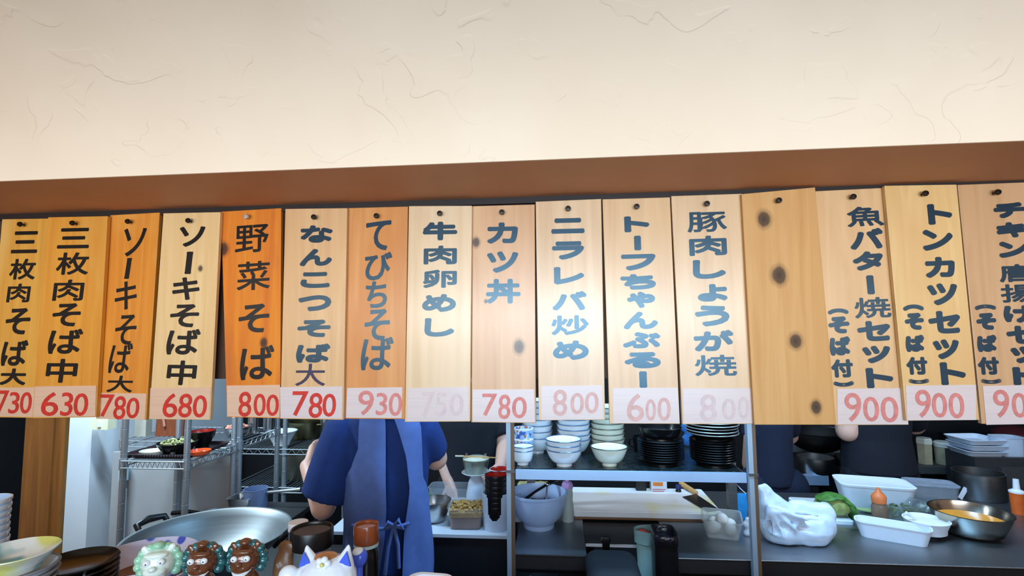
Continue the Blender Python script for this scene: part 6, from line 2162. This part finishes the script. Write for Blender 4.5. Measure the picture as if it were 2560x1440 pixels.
# brown capped bottle
c = FG(913, 1333, .86)
rj = 31 * MPP(c)
zc0 = P(913, 1358, .86).z - ZG
zc1 = P(913, 1312, .86).z - ZG
t = thing('spice_bottle', 'dark spice bottle with a glossy brown cap in front of the blue apron', 'bottle', (c.x, .865, ZG))
obj('glass', MB().lathe([(0, 0), (rj * .92, 0), (rj * .98, .005), (rj * .98, zc0 - .016), (rj * .85, zc0 - .006), (rj * .85, zc0), (0, zc0)], 32), mat('dark_spice_glass', (18, 17, 18), .1, var=.1), t)
obj('collar', MB().lathe([(rj * .855, zc0 - .006), (rj * .99, zc0 - .0055), (rj * .99, zc0 - .0005), (rj * .855, zc0 - .0005)], 32), mat('clear_collar', (170, 190, 190), .15, var=.1), t, 'pale clear collar')
obj('cap', MB().lathe([(0, zc0 + .0003), (rj * .98, zc0 + .0003), (rj, zc0 + .003), (rj, zc1 - .004), (rj * .95, zc1), (rj * .86, zc1 - .001), (rj * .84, zc1 - .004), (0, zc1 - .004)], 40), mat('glossy_brown_cap', (132, 66, 34), .2, coat=.5, var=.06), t, 'glossy brown cap')
# ---- lucky cat
c = P(818, 1440, .70)
r = 74 * MPP(c)
zc = P(818, 1447, .70).z - ZG
CATW = mat('white_cat_ceramic', (228, 236, 246), .2, coat=.5, var=.02)
BLUEP = mat('cobalt_blue_paint', (66, 96, 214), .25, coat=.3, var=.15, nscale=60)
t = thing('lucky_cat', 'white ceramic beckoning cat with blue inner ears at the bottom edge', 'figurine', (c.x, .70, ZG), R(6))
mb = MB()
mb.ell((0, r * .25, zc * .34), (r * .92, r * .8, zc * .42))
mb.ell((0, 0, zc), (r * 1.0, r * .82, r * .80))
mb.ell((0, -r * .62, zc - r * .25), (r * .4, r * .25, r * .25))
for s_ in (-1, 1):
    mb.capsule((s_ * r * .56, 0, zc + r * .45), (s_ * r * .70, 0, zc + r * 1.04), r * .36, r * .07, 14)
    mb.ell((s_ * r * .5, -r * .45, .010), (r * .26, r * .35, .011))
mb.capsule((-r * .85, 0, zc * .45), (-r * 1.18, -r * .2, zc + r * .05), r * .30, r * .26)
mb.ell((-r * 1.2, -r * .24, zc + r * .22), (r * .34, r * .3, r * .34))
mb.capsule((r * .75, -r * .1, zc * .5), (r * .55, -r * .5, zc * .3), r * .28, r * .24)
blob('body', mb, CATW, r * .045, 3, t)
for s_ in (-1, 1):
    mb = MB()
    pts = [(s_ * r * .46, zc + r * .62), (s_ * r * .86, zc + r * .50), (s_ * r * .715, zc + r * .98)]
    mb.rings([[(x, -r * .285, z) for x, z in pts], [(x, -r * .20, z) for x, z in pts]])
    obj('inner_ear', mb, BLUEP, t, 'blue inner ear')
    obj('eye', MB().ell((s_ * r * .38, -r * .755, zc + r * .05), (r * .10, r * .05, r * .13), seg=14), BLACK_CER, t)
obj('nose', MB().ell((0, -r * .86, zc - r * .16), (r * .08, r * .05, r * .06), seg=12), mat('pink_nose', (214, 140, 140), .4), t)
mb = MB()
for k in range(5):
    a = 2 * math.pi * k / 5
    mb.ell((r * .02 + r * .15 * math.cos(a), -r * .50, zc + r * .70 + r * .13 * math.sin(a)), (r * .12, r * .12, r * .11), seg=12)
obj('forehead_flower', mb, CATW, t, 'white forehead flower')
obj('flower_centre', MB().ell((r * .02, -r * .62, zc + r * .70), (r * .07, r * .06, r * .06), seg=12), mat('yellow_flower_centre', (214, 200, 110), .4), t, 'yellow flower centre')
obj('head_patch', MB().ell((-r * .05, r * .02, zc + r * .70), (r * .42, r * .36, r * .145), seg=20), mat('ginger_patch', (176, 120, 72), .35, coat=.3, var=.3, nscale=60), t, 'ginger patch between the ears')
# blue ornaments behind the cat
c = P(899, 1395, .775)
ro = 19 * MPP(c)
z0 = c.z - ZG
t = thing('blue_ornament', 'cobalt blue ornament with a white cap just right of the cat', 'ornament', (c.x, .775, ZG))
obj('knob', MB().ell((0, 0, z0), (ro, ro, ro * 1.25), (0, .3, 0)), BLUEP, t)
obj('cap', MB().ell((-ro * .15, -ro * .1, z0 + ro * .85), (ro * .78, ro * .78, ro * .5)), CATW, t, 'white cap')
obj('stem', MB().lathe([(0, 0), (ro * 1.1, 0), (ro * 1.0, .01), (ro * .45, .03), (ro * .45, z0 - ro * .8), (0, z0 - ro * .8)], 20), BLUEP, t)
c = P(812, 1381, .80)
ro = 17 * MPP(c)
z0 = c.z - ZG
t = thing('violet_ornament', 'small violet-blue ornament behind the cat, between its ears and the black-lidded jar', 'ornament', (c.x + .002, .785, ZG))
obj('knob', MB().ell((0, 0, z0), (ro * 1.1, ro * .5, ro * .7)), mat('violet_glaze', (88, 76, 170), .2, coat=.4, var=.3, nscale=50), t)
obj('stem', MB().lathe([(0, 0), (ro * .8, 0), (ro * .3, .02), (ro * .3, z0 - ro * .5), (0, z0 - ro * .5)], 18), mat('violet_glaze', (88, 76, 170), .2), t)
# white dish at the bottom edge
c = P(1062, 1462, .80)
zt = P(1062, 1433, .84).z
t = tub('white_dish', 'white rectangular dish with rounded corners peeking in at the bottom edge', 'dish', (c.x, .79, ZG), 56 * MPP(c), .050, zt - ZG, WHITE_PL, R(-5), .86, .018)
